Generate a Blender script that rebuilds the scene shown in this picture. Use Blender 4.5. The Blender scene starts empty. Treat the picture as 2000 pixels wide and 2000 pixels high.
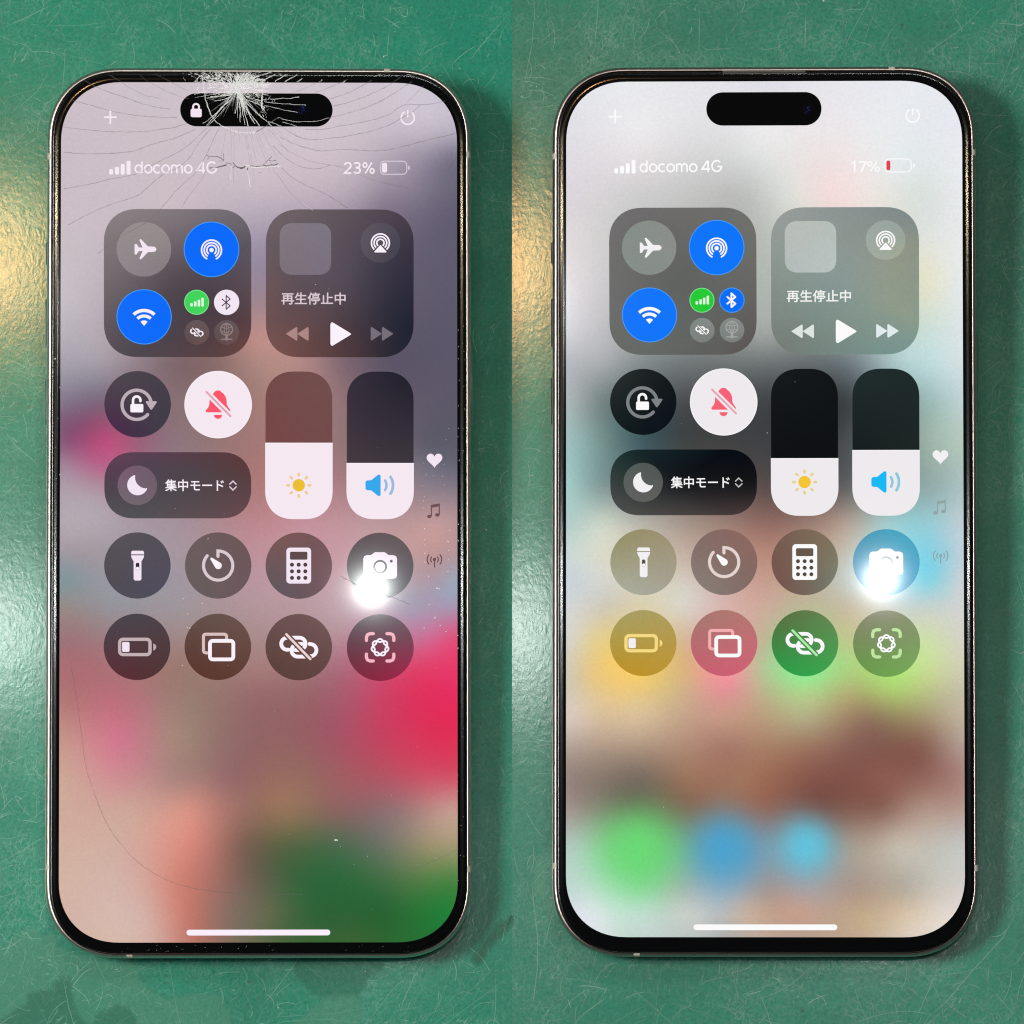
import bpy, math, random
import numpy as np
from mathutils import Matrix, Vector

R = math.radians
MM = 0.001
sc = bpy.context.scene
col = sc.collection

# ------------------------------------------------------------------ camera
CAM_D = 1.300
CAM_A = R(6.3015)
cam_d = bpy.data.cameras.new('camera')
cam = bpy.data.objects.new('camera', cam_d)
col.objects.link(cam)
cam.location = (0, -CAM_D * math.sin(CAM_A), CAM_D * math.cos(CAM_A))
cam.rotation_euler = (CAM_A, 0, 0)
cam_d.sensor_width = 36
cam_d.lens = 18 * 13.7775
cam_d.clip_start = 0.01
cam_d.clip_end = 50
sc.camera = cam
CAM_M = Matrix.Translation(cam.location) @ Matrix.Rotation(CAM_A, 4, 'X')

# ------------------------------------------------------------------ world, exposure
w = bpy.data.worlds.new('World')
sc.world = w
w.use_nodes = True
w.node_tree.nodes['Background'].inputs[0].default_value = (0.85, 0.93, 1.0, 1)
w.node_tree.nodes['Background'].inputs[1].default_value = 0.06
sc.view_settings.view_transform = 'Standard'
sc.view_settings.look = 'None'
sc.view_settings.exposure = 0
sc.view_settings.gamma = 1
sc.cycles.use_denoising = True
sc.cycles.denoising_input_passes = 'RGB_ALBEDO_NORMAL'
sc.cycles.denoising_prefilter = 'ACCURATE'
sc.cycles.filter_width = 1.15
sc.cycles.use_light_tree = False
sc.cycles.use_adaptive_sampling = False
sc.cycles.max_bounces = 6
sc.cycles.transparent_max_bounces = 24
sc.cycles.sample_clamp_indirect = 4

# ------------------------------------------------------------------ placing frames
TILT = {'left': R(1.694), 'right': R(1.775)}   # the two mats face each other in a very shallow valley
LIFT = {'left': R(2.1), 'right': R(2.16)}      # a phone leans on its camera bump
PANEL = {'left': Matrix.Rotation(TILT['left'], 4, 'Y'), 'right': Matrix.Rotation(-TILT['right'], 4, 'Y')}
POSE = {'left': (-46.561, -0.746, R(0.15291)), 'right': (46.478, -0.533, R(-0.11792))}


def phone_matrix(side):
    x, y, r = POSE[side]
    piv = Vector((0, -80.5 * MM, 0))
    return (PANEL[side] @ Matrix.Translation((x * MM, y * MM, 0)) @ Matrix.Rotation(r, 4, 'Z')
            @ Matrix.Translation(piv) @ Matrix.Rotation(LIFT[side], 4, 'X') @ Matrix.Translation(-piv))


def ray(px, py):
    d = CAM_M.to_3x3() @ Vector(((px - 1000) / 13777.5, (1000 - py) / 13777.5, -1))
    return CAM_M.translation.copy(), d.normalized()


def hit(px, py, M, z=0.0):
    """where the sight line through a spot of the photograph meets the plane z of frame M"""
    o, d = ray(px, py)
    n = M.to_3x3() @ Vector((0, 0, 1))
    p = M @ Vector((0, 0, z))
    t = (p - o).dot(n) / d.dot(n)
    return o + d * t, n


def on_mat(px, py, side):
    p, n = hit(px, py, PANEL[side])
    q = PANEL[side].inverted() @ p
    return q.x, q.y


def aim(o, target):
    o.rotation_euler = (Vector(target) - Vector(o.location)).to_track_quat('-Z', 'Y').to_euler()


def area(name, loc, target, size, watts, color, shape='DISK', size_y=None):
    d = bpy.data.lights.new(name, 'AREA')
    d.shape = shape
    d.size = size
    if size_y:
        d.size_y = size_y
    d.energy = watts
    d.color = color
    o = bpy.data.objects.new(name, d)
    col.objects.link(o)
    o.location = loc
    aim(o, target)
    return o


def mirrored(name, px, py, M, z, dist, size, watts, color):
    """a lamp hung where the surface under that spot mirrors it to the camera"""
    p, n = hit(px, py, M, z)
    o, d = ray(px, py)
    r = d - 2 * d.dot(n) * n
    return area(name, p + r * dist, p, size, watts, color)


# ------------------------------------------------------------------ lamps of the workshop and an added fill
area('bench_lamp', (-0.95, 0.06, 1.32), (0, 0, 0), 0.40, 17.5, (1.0, 0.97, 0.92))
area('fill_light', (0.35, 1.25, 2.4), (0, 0, 0), 0.6, 10.5, (0.95, 1.0, 0.98), 'SQUARE')  # soft fill added to lift the shadows, stands for no known lamp
mirrored('torch', 726, 1150, phone_matrix('left'), 8.25 * MM, 1.9, 0.0040, 0.058, (0.93, 1.0, 0.97))
mirrored('warm_bulb', -30, 515, PANEL['left'], 0, 2.0, 0.045, 0.46, (1.0, 0.54, 0.21))
mirrored('white_bulb', -30, 1230, PANEL['left'], 0, 2.0, 0.045, 0.28, (0.95, 1.0, 0.97))


def side_lamp(name, px, py, sign, watts, color):
    """a long lamp hung off to one side: the rounded rim of the glass shows it as a small spindle of light"""
    M = phone_matrix('left')
    p, n = hit(px, py, M, 8.25 * MM)
    ax = M.to_3x3() @ Vector((0, 1, 0))
    n = Matrix.Rotation(sign * 0.062, 3, ax) @ n
    o, d = ray(px, py)
    r = d - 2 * d.dot(n) * n
    l = area(name, p + r * 2.0, p, 0.30, watts, color, 'ELLIPSE', 0.019)
    z = -(Vector(l.location) - p).normalized()
    x = ax.cross(-z).normalized()
    y = (-z).cross(x).normalized()
    l.rotation_euler = Matrix((x, y, -z)).transposed().to_euler()
    return l


side_lamp('warm_tube', 110, 415, -1, 1.2, (1.0, 0.80, 0.50))
side_lamp('warm_tube', 905, 405, 1, 1.0, (1.0, 0.80, 0.50))
side_lamp('white_tube', 110, 1160, -1, 1.2, (0.95, 1.0, 0.98))
side_lamp('white_tube', 905, 1145, 1, 1.2, (0.95, 1.0, 0.98))


# ------------------------------------------------------------------ materials
def lin(c):
    c = c / 255.0
    return c / 12.92 if c <= 0.04045 else ((c + 0.055) / 1.055) ** 2.4


def rgb(c):
    return (lin(c[0]), lin(c[1]), lin(c[2]), 1.0)


def new_mat(name):
    m = bpy.data.materials.new(name)
    m.use_nodes = True
    nt = m.node_tree
    nt.nodes.clear()
    out = nt.nodes.new('ShaderNodeOutputMaterial')
    return m, nt, out


def N(nt, kind, **kw):
    n = nt.nodes.new(kind)
    for k, v in kw.items():
        if k.startswith('i_'):
            key = k[2:]
            key = int(key) if key.isdigit() else key.replace('_', ' ')
            n.inputs[key].default_value = v
        else:
            setattr(n, k, v)
    return n


def principled(name, base, rough, metal=0.0, spec=0.5):
    m, nt, out = new_mat(name)
    p = N(nt, 'ShaderNodeBsdfPrincipled')
    p.inputs['Base Color'].default_value = (*base, 1)
    p.inputs['Roughness'].default_value = rough
    p.inputs['Metallic'].default_value = metal
    p.inputs['Specular IOR Level'].default_value = spec
    nt.links.new(p.outputs[0], out.inputs[0])
    return m


_glow = {}


def glow(c):
    c = tuple(int(round(v)) for v in c)
    if c not in _glow:
        m, nt, out = new_mat('lit_pixels_and_glint')
        e = N(nt, 'ShaderNodeEmission')
        e.inputs[0].default_value = rgb(c)
        nt.links.new(e.outputs[0], out.inputs[0])
        m.cycles.emission_sampling = 'NONE'
        _glow[c] = m
    return _glow[c]


def make_wall_mat():
    m, nt, out = new_mat('lit_picture')
    a = N(nt, 'ShaderNodeAttribute', attribute_name='tone')
    tc = N(nt, 'ShaderNodeTexCoord')
    no = N(nt, 'ShaderNodeTexNoise', i_Scale=2600.0, i_Detail=1.0)
    nt.links.new(tc.outputs['Object'], no.inputs['Vector'])
    mr = N(nt, 'ShaderNodeMapRange')
    mr.inputs['From Min'].default_value = 0.25
    mr.inputs['From Max'].default_value = 0.75
    mr.inputs['To Min'].default_value = 1.0
    mr.inputs['To Max'].default_value = 1.07
    nt.links.new(no.outputs[0], mr.inputs[0])
    e = N(nt, 'ShaderNodeEmission')
    nt.links.new(a.outputs['Color'], e.inputs[0])
    nt.links.new(mr.outputs[0], e.inputs[1])
    nt.links.new(e.outputs[0], out.inputs[0])
    m.cycles.emission_sampling = 'NONE'
    return m


M_WALL = make_wall_mat()
M_BLACK = principled('black_border', (0.0016, 0.0016, 0.002), 0.6, spec=0.0)
M_BACK = principled('back_glass', (0.32, 0.26, 0.22), 0.45)
M_LENS = principled('lens_glass', (0.0025, 0.003, 0.008), 0.5, spec=0.0)
M_GASKET = principled('gasket', (0.012, 0.010, 0.010), 0.7, spec=0.2)
M_BAND = principled('antenna_plastic', (0.62, 0.58, 0.50), 0.5)
M_SLOT = principled('earpiece_mesh', (0.05, 0.042, 0.042), 0.5)


def make_metal(name, c, rough):
    m, nt, out = new_mat(name)
    p = N(nt, 'ShaderNodeBsdfPrincipled')
    p.inputs['Base Color'].default_value = (*c, 1)
    p.inputs['Metallic'].default_value = 1
    tc = N(nt, 'ShaderNodeTexCoord')
    no = N(nt, 'ShaderNodeTexNoise', i_Scale=900.0, i_Detail=3.0)
    nt.links.new(tc.outputs['Object'], no.inputs['Vector'])
    mr = N(nt, 'ShaderNodeMapRange')
    mr.inputs['To Min'].default_value = rough - 0.08
    mr.inputs['To Max'].default_value = rough + 0.10
    nt.links.new(no.outputs[0], mr.inputs[0])
    nt.links.new(mr.outputs[0], p.inputs['Roughness'])
    nt.links.new(p.outputs[0], out.inputs[0])
    return m


M_METAL = {'left': make_metal('worn_titanium', (0.72, 0.67, 0.61), 0.36),
           'right': make_metal('rose_titanium', (0.56, 0.46, 0.43), 0.34)}


def make_glass(name, r1, r2, share):
    m, nt, out = new_mat(name)
    f = N(nt, 'ShaderNodeFresnel', i_IOR=1.5)
    t = N(nt, 'ShaderNodeBsdfTransparent')
    g1 = N(nt, 'ShaderNodeBsdfGlossy', i_Roughness=r1)
    g2 = N(nt, 'ShaderNodeBsdfGlossy', i_Roughness=r2)
    mg = N(nt, 'ShaderNodeMixShader', i_Fac=share)
    nt.links.new(g1.outputs[0], mg.inputs[1])
    nt.links.new(g2.outputs[0], mg.inputs[2])
    mx = N(nt, 'ShaderNodeMixShader')
    nt.links.new(f.outputs[0], mx.inputs[0])
    nt.links.new(t.outputs[0], mx.inputs[1])
    nt.links.new(mg.outputs[0], mx.inputs[2])
    nt.links.new(mx.outputs[0], out.inputs[0])
    return m


M_GLASS = make_glass('cover_glass', 0.042, 0.042, 0.0)
M_RIM = make_glass('glass_rim', 0.24, 0.24, 0.0)
M_DOME = make_glass('glass_dome', 0.075, 0.12, 0.1)


def make_film(name, c, alpha, attr=False, rough=0.5, gloss=0.0):
    """a thin mark: part of it lets what is below show"""
    m, nt, out = new_mat(name)
    t = N(nt, 'ShaderNodeBsdfTransparent')
    p = N(nt, 'ShaderNodeBsdfPrincipled')
    p.inputs['Base Color'].default_value = (*c, 1)
    p.inputs['Roughness'].default_value = rough
    p.inputs['Specular IOR Level'].default_value = gloss
    mx = N(nt, 'ShaderNodeMixShader', i_Fac=alpha)
    if attr:
        a = N(nt, 'ShaderNodeAttribute', attribute_name='opacity')
        mu = N(nt, 'ShaderNodeMath', operation='MULTIPLY', i_1=alpha)
        nt.links.new(a.outputs['Fac'], mu.inputs[0])
        nt.links.new(mu.outputs[0], mx.inputs[0])
    nt.links.new(t.outputs[0], mx.inputs[1])
    nt.links.new(p.outputs[0], mx.inputs[2])
    nt.links.new(mx.outputs[0], out.inputs[0])
    return m


M_CRACK = make_film('crack_edge', (0.17, 0.155, 0.165), 0.85, attr=True)
M_SHARD = make_film('crushed_glass', (0.95, 0.97, 0.98), 1.0, attr=True, rough=0.35, gloss=0.5)
M_DUST = make_film('dust', (0.85, 0.85, 0.83), 0.9, attr=True)


def make_mat_surface(name, green, pale, dull, seed):
    m, nt, out = new_mat(name)
    tc = N(nt, 'ShaderNodeTexCoord')
    mp = N(nt, 'ShaderNodeMapping')
    mp.inputs['Location'].default_value = (seed, seed * 0.7, 0)
    nt.links.new(tc.outputs['Object'], mp.inputs['Vector'])
    V = mp.outputs[0]

    def noise(scale, detail=4.0, rough=0.55, dist=0.0):
        n = N(nt, 'ShaderNodeTexNoise', i_Scale=scale, i_Detail=detail, i_Roughness=rough, i_Distortion=dist)
        nt.links.new(V, n.inputs['Vector'])
        return n.outputs[0]

    def rng(x, a, b, c, d):
        r = N(nt, 'ShaderNodeMapRange')
        for k, v in zip(('From Min', 'From Max', 'To Min', 'To Max'), (a, b, c, d)):
            r.inputs[k].default_value = v
        nt.links.new(x, r.inputs[0])
        return r.outputs[0]

    def math2(op, a, b):
        n = N(nt, 'ShaderNodeMath', operation=op)
        for i, x in enumerate((a, b)):
            if isinstance(x, (int, float)):
                n.inputs[i].default_value = x
            else:
                nt.links.new(x, n.inputs[i])
        return n.outputs[0]

    def mixc(fac, a, b):
        n = N(nt, 'ShaderNodeMix', data_type='RGBA')
        nt.links.new(fac, n.inputs[0])
        for i, x in ((6, a), (7, b)):
            if isinstance(x, tuple):
                n.inputs[i].default_value = (*x, 1)
            else:
                nt.links.new(x, n.inputs[i])
        return n.outputs[2]

    # warped net of hair-fine rubbed lines
    wob = N(nt, 'ShaderNodeTexNoise', i_Scale=420.0, i_Detail=3.0)
    nt.links.new(V, wob.inputs['Vector'])
    vs = N(nt, 'ShaderNodeVectorMath', operation='SCALE')
    vs.inputs['Scale'].default_value = 0.0022
    nt.links.new(wob.outputs['Color'], vs.inputs[0])
    va = N(nt, 'ShaderNodeVectorMath', operation='ADD')
    nt.links.new(V, va.inputs[0])
    nt.links.new(vs.outputs[0], va.inputs[1])

    def net(scale, lo, hi, rot):
        mp2 = N(nt, 'ShaderNodeMapping')
        mp2.inputs['Rotation'].default_value = (0, 0, rot)
        mp2.inputs['Scale'].default_value = (1.0, 0.45, 1.0)
        nt.links.new(va.outputs[0], mp2.inputs['Vector'])
        v = N(nt, 'ShaderNodeTexVoronoi', feature='DISTANCE_TO_EDGE', i_Scale=scale)
        nt.links.new(mp2.outputs[0], v.inputs['Vector'])
        return rng(v.outputs['Distance'], lo, hi, 1.0, 0.0), v.outputs['Distance']

    n1, d1 = net(620.0, 0.0, 0.05, 0.5)
    n2, d2 = net(900.0, 0.0, 0.06, -0.7)
    worn = rng(noise(38.0, 5.0, 0.62), 0.40, 0.66, 0.0, 1.0)
    fine = noise(1500.0, 3.0, 0.7)
    lines = math2('MULTIPLY', math2('MAXIMUM', n1, n2), rng(noise(160.0, 3.0), 0.42, 0.62, 0.0, 1.0))
    base = mixc(rng(noise(26.0, 6.0, 0.6), 0.35, 0.68, 0.0, 1.0), green, dull)
    base = mixc(math2('MULTIPLY', rng(fine, 0.38, 0.72, 0.0, 1.0), math2('ADD', math2('MULTIPLY', worn, 0.24), 0.05)), base, pale)
    base = mixc(math2('MULTIPLY', lines, math2('ADD', math2('MULTIPLY', worn, 0.42), 0.10)), base, pale)
    base = mixc(rng(noise(1900.0, 2.0, 0.6), 0.42, 0.70, 0.0, 0.34), base, tuple(c * 0.45 for c in dull))
    # small dark and pale specks of dirt
    base = mixc(rng(noise(340.0, 2.0), 0.70, 0.76, 0.0, 0.35), base, (0.03, 0.05, 0.035))

    bump = N(nt, 'ShaderNodeBump', i_Strength=0.055, i_Distance=0.00006)
    hgt = math2('ADD', math2('MULTIPLY', noise(800.0, 1.5, 0.5), 1.0), math2('MULTIPLY', math2('MINIMUM', d1, d2), 1.6))
    nt.links.new(hgt, bump.inputs['Height'])
    p = N(nt, 'ShaderNodeBsdfPrincipled')
    nt.links.new(base, p.inputs['Base Color'])
    nt.links.new(rng(noise(90.0, 4.0), 0.3, 0.7, 0.16, 0.24), p.inputs['Roughness'])
    p.inputs['Specular IOR Level'].default_value = 0.16
    p.inputs['Coat Weight'].default_value = 0.75
    p.inputs['Coat Roughness'].default_value = 0.085
    nt.links.new(bump.outputs[0], p.inputs['Coat Normal'])
    nt.links.new(bump.outputs[0], p.inputs['Normal'])
    nt.links.new(p.outputs[0], out.inputs[0])
    return m


# ------------------------------------------------------------------ mesh helpers
def obj(name, verts, faces, mat, parent=None, smooth=False, attrs=None):
    me = bpy.data.meshes.new(name)
    me.from_pydata([tuple(v) for v in verts], [], faces)
    me.update()
    if smooth:
        me.polygons.foreach_set('use_smooth', [True] * len(me.polygons))
    if attrs:
        for an, (kind, data) in attrs.items():
            a = me.attributes.new(an, kind, 'POINT')
            if kind == 'FLOAT_COLOR':
                a.data.foreach_set('color', np.asarray(data, dtype=np.float32).ravel())
            else:
                a.data.foreach_set('value', np.asarray(data, dtype=np.float32).ravel())
    me.materials.append(mat)
    o = bpy.data.objects.new(name, me)
    col.objects.link(o)
    if parent is not None:
        o.parent = parent
    return o


def empty(name):
    o = bpy.data.objects.new(name, None)
    o.empty_display_size = 0.01
    col.objects.link(o)
    return o


# ------------------------------------------------------------------ the two mats
MAT_LOOK = {
    'left': dict(green=(0.010, 0.290, 0.184), dull=(0.022, 0.212, 0.140), pale=(0.26, 0.54, 0.41), seed=3.1),
    'right': dict(green=(0.021, 0.262, 0.168), dull=(0.038, 0.204, 0.142), pale=(0.27, 0.45, 0.36), seed=8.7),
}
MAT_LABEL = {'left': 'bright green scratched work mat under the phone with cracked glass',
             'right': 'duller green scratched work mat under the phone with intact glass'}


def ribbon(pts, wid, verts, faces, op, opac, z, taper=True):
    """a flat tapering strip along pts (mm), appended to verts/faces"""
    n = len(pts)
    b = len(verts)
    for i, (x, y) in enumerate(pts):
        x0, y0 = pts[max(0, i - 1)]
        x1, y1 = pts[min(n - 1, i + 1)]
        dx, dy = x1 - x0, y1 - y0
        l = math.hypot(dx, dy) or 1
        f = 1.0
        if taper and (i == 0 or i == n - 1):
            f = 0.25
        hx, hy = -dy / l * wid * 0.5 * f, dx / l * wid * 0.5 * f
        verts.append(((x + hx) * MM, (y + hy) * MM, z * MM))
        verts.append(((x - hx) * MM, (y - hy) * MM, z * MM))
        o = opac * (f if taper else 1)
        op += [o, o]
    for i in range(n - 1):
        faces.append((b + 2 * i, b + 2 * i + 1, b + 2 * i + 3, b + 2 * i + 2))


def build_work_mat(side, rnd):
    s = -1 if side == 'left' else 1
    t = math.tan(TILT[side])
    xa, xb, ya, yb = 0.00001, 0.155, -0.14, 0.14
    vs = []
    for y in (ya, yb):
        for x in (xa, xb):
            vs.append((s * x, y, x * t))
    for y in (ya, yb):
        for x in (xa, xb):
            vs.append((s * x, y, -0.012))
    fs = [(0, 1, 3, 2), (4, 6, 7, 5), (0, 2, 6, 4), (1, 5, 7, 3), (0, 4, 5, 1), (2, 3, 7, 6)]
    if s > 0:
        pass
    else:
        fs = [tuple(reversed(f)) for f in fs]
    L = MAT_LOOK[side]
    root = empty('work_mat')
    root['label'] = MAT_LABEL[side]
    root['category'] = 'work mat'
    obj('slab', vs, fs, make_mat_surface('mat_' + side, L['green'], L['pale'], L['dull'], L['seed']), root)
    # scratches: thousands of hair-fine cuts
    V, F, O = [], [], []
    px0, py0, _ = POSE[side]

    def hidden(x, y):
        return abs(x - px0) < 38 and abs(y - py0) < 80

    count = 0
    while count < 5200:
        x = s * rnd.uniform(0.5, 108)
        y = rnd.uniform(-108, 108)
        if hidden(x, y):
            continue
        # rubbed more at the left of each mat and below the phone
        lx = (x - px0)
        dens = 0.42 + 0.5 * (lx < -38) + 0.3 * (y < -82) + 0.22 * (lx > 40)
        dens *= 0.35 + 0.75 * (0.5 + 0.5 * math.sin(x * 0.21 + 1.7 * math.sin(y * 0.09))) * (0.5 + 0.5 * math.cos(y * 0.17 + 2.1 * math.sin(x * 0.06)))
        if rnd.random() > dens:
            continue
        count += 1
        big = rnd.random()
        ln = rnd.uniform(0.5, 2.6) if big < 0.66 else (rnd.uniform(2.5, 7) if big < 0.95 else rnd.uniform(8, 26))
        a = rnd.gauss(math.pi * 0.30, 0.85)
        cur = rnd.gauss(0, 0.17) / max(1.0, ln * 0.3)
        k = 4 if ln < 3 else 7
        pts = [(x, y)]
        for _ in range(k):
            a += cur + rnd.gauss(0, 0.07)
            x += math.cos(a) * ln / k
            y += math.sin(a) * ln / k
            pts.append((x, y))
        if s * pts[-1][0] < 0.2:
            continue
        wd = rnd.choice((0.05, 0.07, 0.09, 0.13)) * (1.0 if ln < 8 else 0.9)
        ribbon(pts, wd, V, F, O, min(1, abs(rnd.gauss(0.26, 0.26)) + 0.06), 0.012 + 0.00001 * (count % 400))
    # scuffs: bundles of short parallel cuts
    for _ in range(46):
        cx, cy = s * rnd.uniform(2, 98), rnd.uniform(-98, 98)
        if hidden(cx, cy):
            continue
        a0 = rnd.gauss(math.pi * 0.33, 0.6)
        for _ in range(rnd.randint(5, 14)):
            x, y = cx + rnd.gauss(0, 1.2), cy + rnd.gauss(0, 0.8)
            a = a0 + rnd.gauss(0, 0.25)
            ln = rnd.uniform(0.5, 1.9)
            pts = [(x + math.cos(a) * ln * q / 3, y + math.sin(a) * ln * q / 3 + 0.05 * q * q * rnd.uniform(-1, 1)) for q in range(4)]
            if min(s * p[0] for p in pts) > 0.2:
                ribbon(pts, rnd.uniform(0.08, 0.18), V, F, O, rnd.uniform(0.3, 0.85), 0.017)
    # long cuts read from the photograph
    for line in LONG_CUTS[side]:
        pts = [on_mat(x, y, side) for x, y in line]
        ribbon([(p[0] / MM, p[1] / MM) for p in pts], 0.15, V, F, O, 0.6, 0.019)
    so = obj('scratches', V, F, M_SCRATCH[side], root, attrs={'opacity': ('FLOAT', O)})
    so.matrix_local = PANEL[side]
    so['kind'] = 'stuff'
    # specks of grit
    V, F, O = [], [], []
    for _ in range(260):
        x, y = s * rnd.uniform(1, 100), rnd.uniform(-100, 100)
        if hidden(x, y):
            continue
        r = rnd.uniform(0.03, 0.09) if rnd.random() < 0.93 else rnd.uniform(0.1, 0.2)
        b = len(V)
        n = 6
        for q in range(n):
            a = 2 * math.pi * q / n
            rr = r * rnd.uniform(0.6, 1.2)
            V.append(((x + rr * math.cos(a)) * MM, (y + rr * math.sin(a)) * MM, 0.01 * MM))
            O.append(0.9)
        V.append((x * MM, y * MM, r * 0.7 * MM))
        O.append(0.9)
        for q in range(n):
            F.append((b + q, b + (q + 1) % n, b + n))
    g = obj('grit', V, F, M_DUST, root, attrs={'opacity': ('FLOAT', O)})
    g.matrix_local = PANEL[side]
    g['kind'] = 'stuff'
    # stains with an outline of their own
    for i, (kind, outline) in enumerate(STAINS[side]):
        pts = []
        m = len(outline)
        for j in range(m):
            ax, ay = outline[j]
            bx, by = outline[(j + 1) % m]
            for q in range(4):
                f = q / 4
                jit = 0 if q == 0 else 1
                pts.append((ax + (bx - ax) * f + jit * rnd.gauss(0, 1.3), ay + (by - ay) * f + jit * rnd.gauss(0, 1.3)))
        m = len(pts)
        sgn = sum(pts[j][0] * pts[(j + 1) % m][1] - pts[(j + 1) % m][0] * pts[j][1] for j in range(m))
        sgn = 1 if sgn > 0 else -1
        rim_pts = []
        for j in range(m):
            ax, ay = pts[j - 1]
            bx, by = pts[(j + 1) % m]
            l = math.hypot(bx - ax, by - ay) or 1
            rim_pts.append((pts[j][0] + sgn * (by - ay) / l * 10, pts[j][1] - sgn * (bx - ax) / l * 10))
        z = (0.004 + 0.003 * i) * MM
        q3 = [(*on_mat(x, y, side), z) for x, y in pts + rim_pts]
        fs = [tuple(range(m))] + [(j, m + j, m + (j + 1) % m, (j + 1) % m) for j in range(m)]
        st = obj('stain', q3, fs, M_STAIN[kind], root, attrs={'opacity': ('FLOAT', [1.0] * m + [0.0] * m)})
        st.matrix_local = PANEL[side]
    return root


M_SCRATCH = {'left': make_film('scratch_pale', (0.36, 0.70, 0.55), 0.75, attr=True, rough=0.12, gloss=0.5),
             'right': make_film('scratch_grey', (0.36, 0.60, 0.49), 0.75, attr=True, rough=0.12, gloss=0.5)}
M_STAIN = {'light': make_film('worn_film', (0.13, 0.44, 0.30), 0.36, attr=True, rough=0.2, gloss=0.4),
           'dark': make_film('glue_film', (0.024, 0.22, 0.14), 0.36, attr=True, rough=0.2, gloss=0.4),
           'brown': make_film('flux_film', (0.08, 0.08, 0.045), 0.24, attr=True)}
LONG_CUTS = {
    'left': [[(908, 130), (935, 95), (965, 60), (1000, 20)],
             [(775, 1999), (790, 1950), (810, 1905), (833, 1870)],
             [(985, 255), (983, 290), (978, 310)],
             [(350, 85), (370, 105), (380, 118), (390, 130)],
             [(0, 56), (40, 40), (80, 20), (110, 5)],
             [(0, 830), (30, 870), (60, 895), (85, 920)],
             [(88, 0), (82, 20), (70, 50)], [(558, 80), (575, 45), (587, 5)],
             [(730, 130), (734, 100), (733, 95)], [(755, 130), (758, 85), (762, 45)],
             [(905, 1725), (930, 1690), (975, 1665)], [(960, 1990), (963, 1960), (965, 1952)],
             [(945, 650), (965, 635), (985, 625)]],
    'right': [[(1037, 1705), (1042, 1760), (1050, 1830), (1050, 1890), (1042, 1950), (1035, 1975)],
              [(1000, 1655), (1008, 1690), (1020, 1728)],
              [(1990, 1770), (1960, 1830), (1900, 1895), (1850, 1955), (1800, 1999)],
              [(1840, 1860), (1820, 1920), (1800, 1965), (1785, 1999)],
              [(1298, 55), (1320, 90), (1345, 130)], [(1165, 95), (1190, 65), (1215, 35)],
              [(1904, 270), (1950, 295), (2000, 320)], [(1575, 0), (1573, 60), (1570, 120)],
              [(1880, 60), (1895, 95), (1893, 140), (1885, 150)],
              [(1005, 680), (1035, 665), (1050, 655)],
              [(1120, 2000), (1140, 1980), (1175, 1955), (1190, 1940)],
              [(1000, 270), (1030, 290), (1065, 320), (1075, 325)],
              [(1000, 150), (1060, 152), (1095, 160)], [(1367, 0), (1366, 60), (1365, 125)]],
}
STAINS = {
    'left': [('light', [(-8, 1862), (20, 1846), (38, 1826), (55, 1817), (70, 1823), (80, 1831), (98, 1829), (106, 1850),
                        (150, 1868), (250, 1866), (262, 1900), (280, 1932), (330, 1955), (385, 1943), (430, 1946), (455, 2012), (-8, 2012)]),
             ('dark', [(-8, 2012), (8, 1995), (40, 1972), (60, 1962), (58, 1946), (85, 1939), (136, 1941), (140, 1962), (150, 1985), (180, 2012)]),
             ('dark', [(186, 2012), (190, 1988), (214, 1975), (232, 1967), (250, 1976), (262, 1992), (268, 2012)]),
             ('dark', [(108, 1925), (118, 1914), (132, 1912), (138, 1928), (122, 1936)]),
             ('dark', [(578, 1876), (640, 1872), (740, 1874), (745, 1890), (715, 1905), (708, 1928), (690, 1944), (640, 1946), (612, 1938), (592, 1915), (580, 1898)]),
             ('light', [(640, 1948), (690, 1946), (705, 1960), (702, 1985), (690, 2010), (560, 2010), (600, 1985), (625, 1965)]),
             ('brown', [(925, 1872), (945, 1845), (972, 1815), (1000, 1790), (998, 1802), (978, 1824), (955, 1850), (932, 1880)])],
    'right': [('light', [(1098, 1642), (1078, 1655), (1062, 1668), (1052, 1685), (1047, 1715), (1046, 1745), (1062, 1755), (1072, 1775), (1088, 1788), (1115, 1800), (1115, 1642)])],
}
rng_mat = random.Random(11)
build_work_mat('left', rng_mat)
build_work_mat('right', rng_mat)

# ------------------------------------------------------------------ flat shapes for the displays (in photograph units of the cracked phone)
TAU = 2 * math.pi


def corner_pts(cx, cy, r, a0, n, p):
    out = []
    for i in range(n + 1):
        a = a0 + (math.pi / 2) * i / n
        c, s = math.cos(a), math.sin(a)
        out.append((cx + r * math.copysign(abs(c) ** (2 / p), c), cy + r * math.copysign(abs(s) ** (2 / p), s)))
    return out


def rr(x0, y0, x1, y1, r, n=10, p=2.25):
    r = min(r, (x1 - x0) / 2 - 0.01, (y1 - y0) / 2 - 0.01)
    return (corner_pts(x1 - r, y1 - r, r, 0, n, p) + corner_pts(x0 + r, y1 - r, r, math.pi / 2, n, p)
            + corner_pts(x0 + r, y0 + r, r, math.pi, n, p) + corner_pts(x1 - r, y0 + r, r, 1.5 * math.pi, n, p))


def circ(cx, cy, r, n=44, ry=None):
    ry = ry or r
    return [(cx + r * math.cos(TAU * i / n), cy + ry * math.sin(TAU * i / n)) for i in range(n)]


def arc(cx, cy, r, a0, a1, n=28):
    """degrees, y down: 0 right, 90 down"""
    return [(cx + r * math.cos(R(a0 + (a1 - a0) * i / n)), cy + r * math.sin(R(a0 + (a1 - a0) * i / n))) for i in range(n + 1)]


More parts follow.
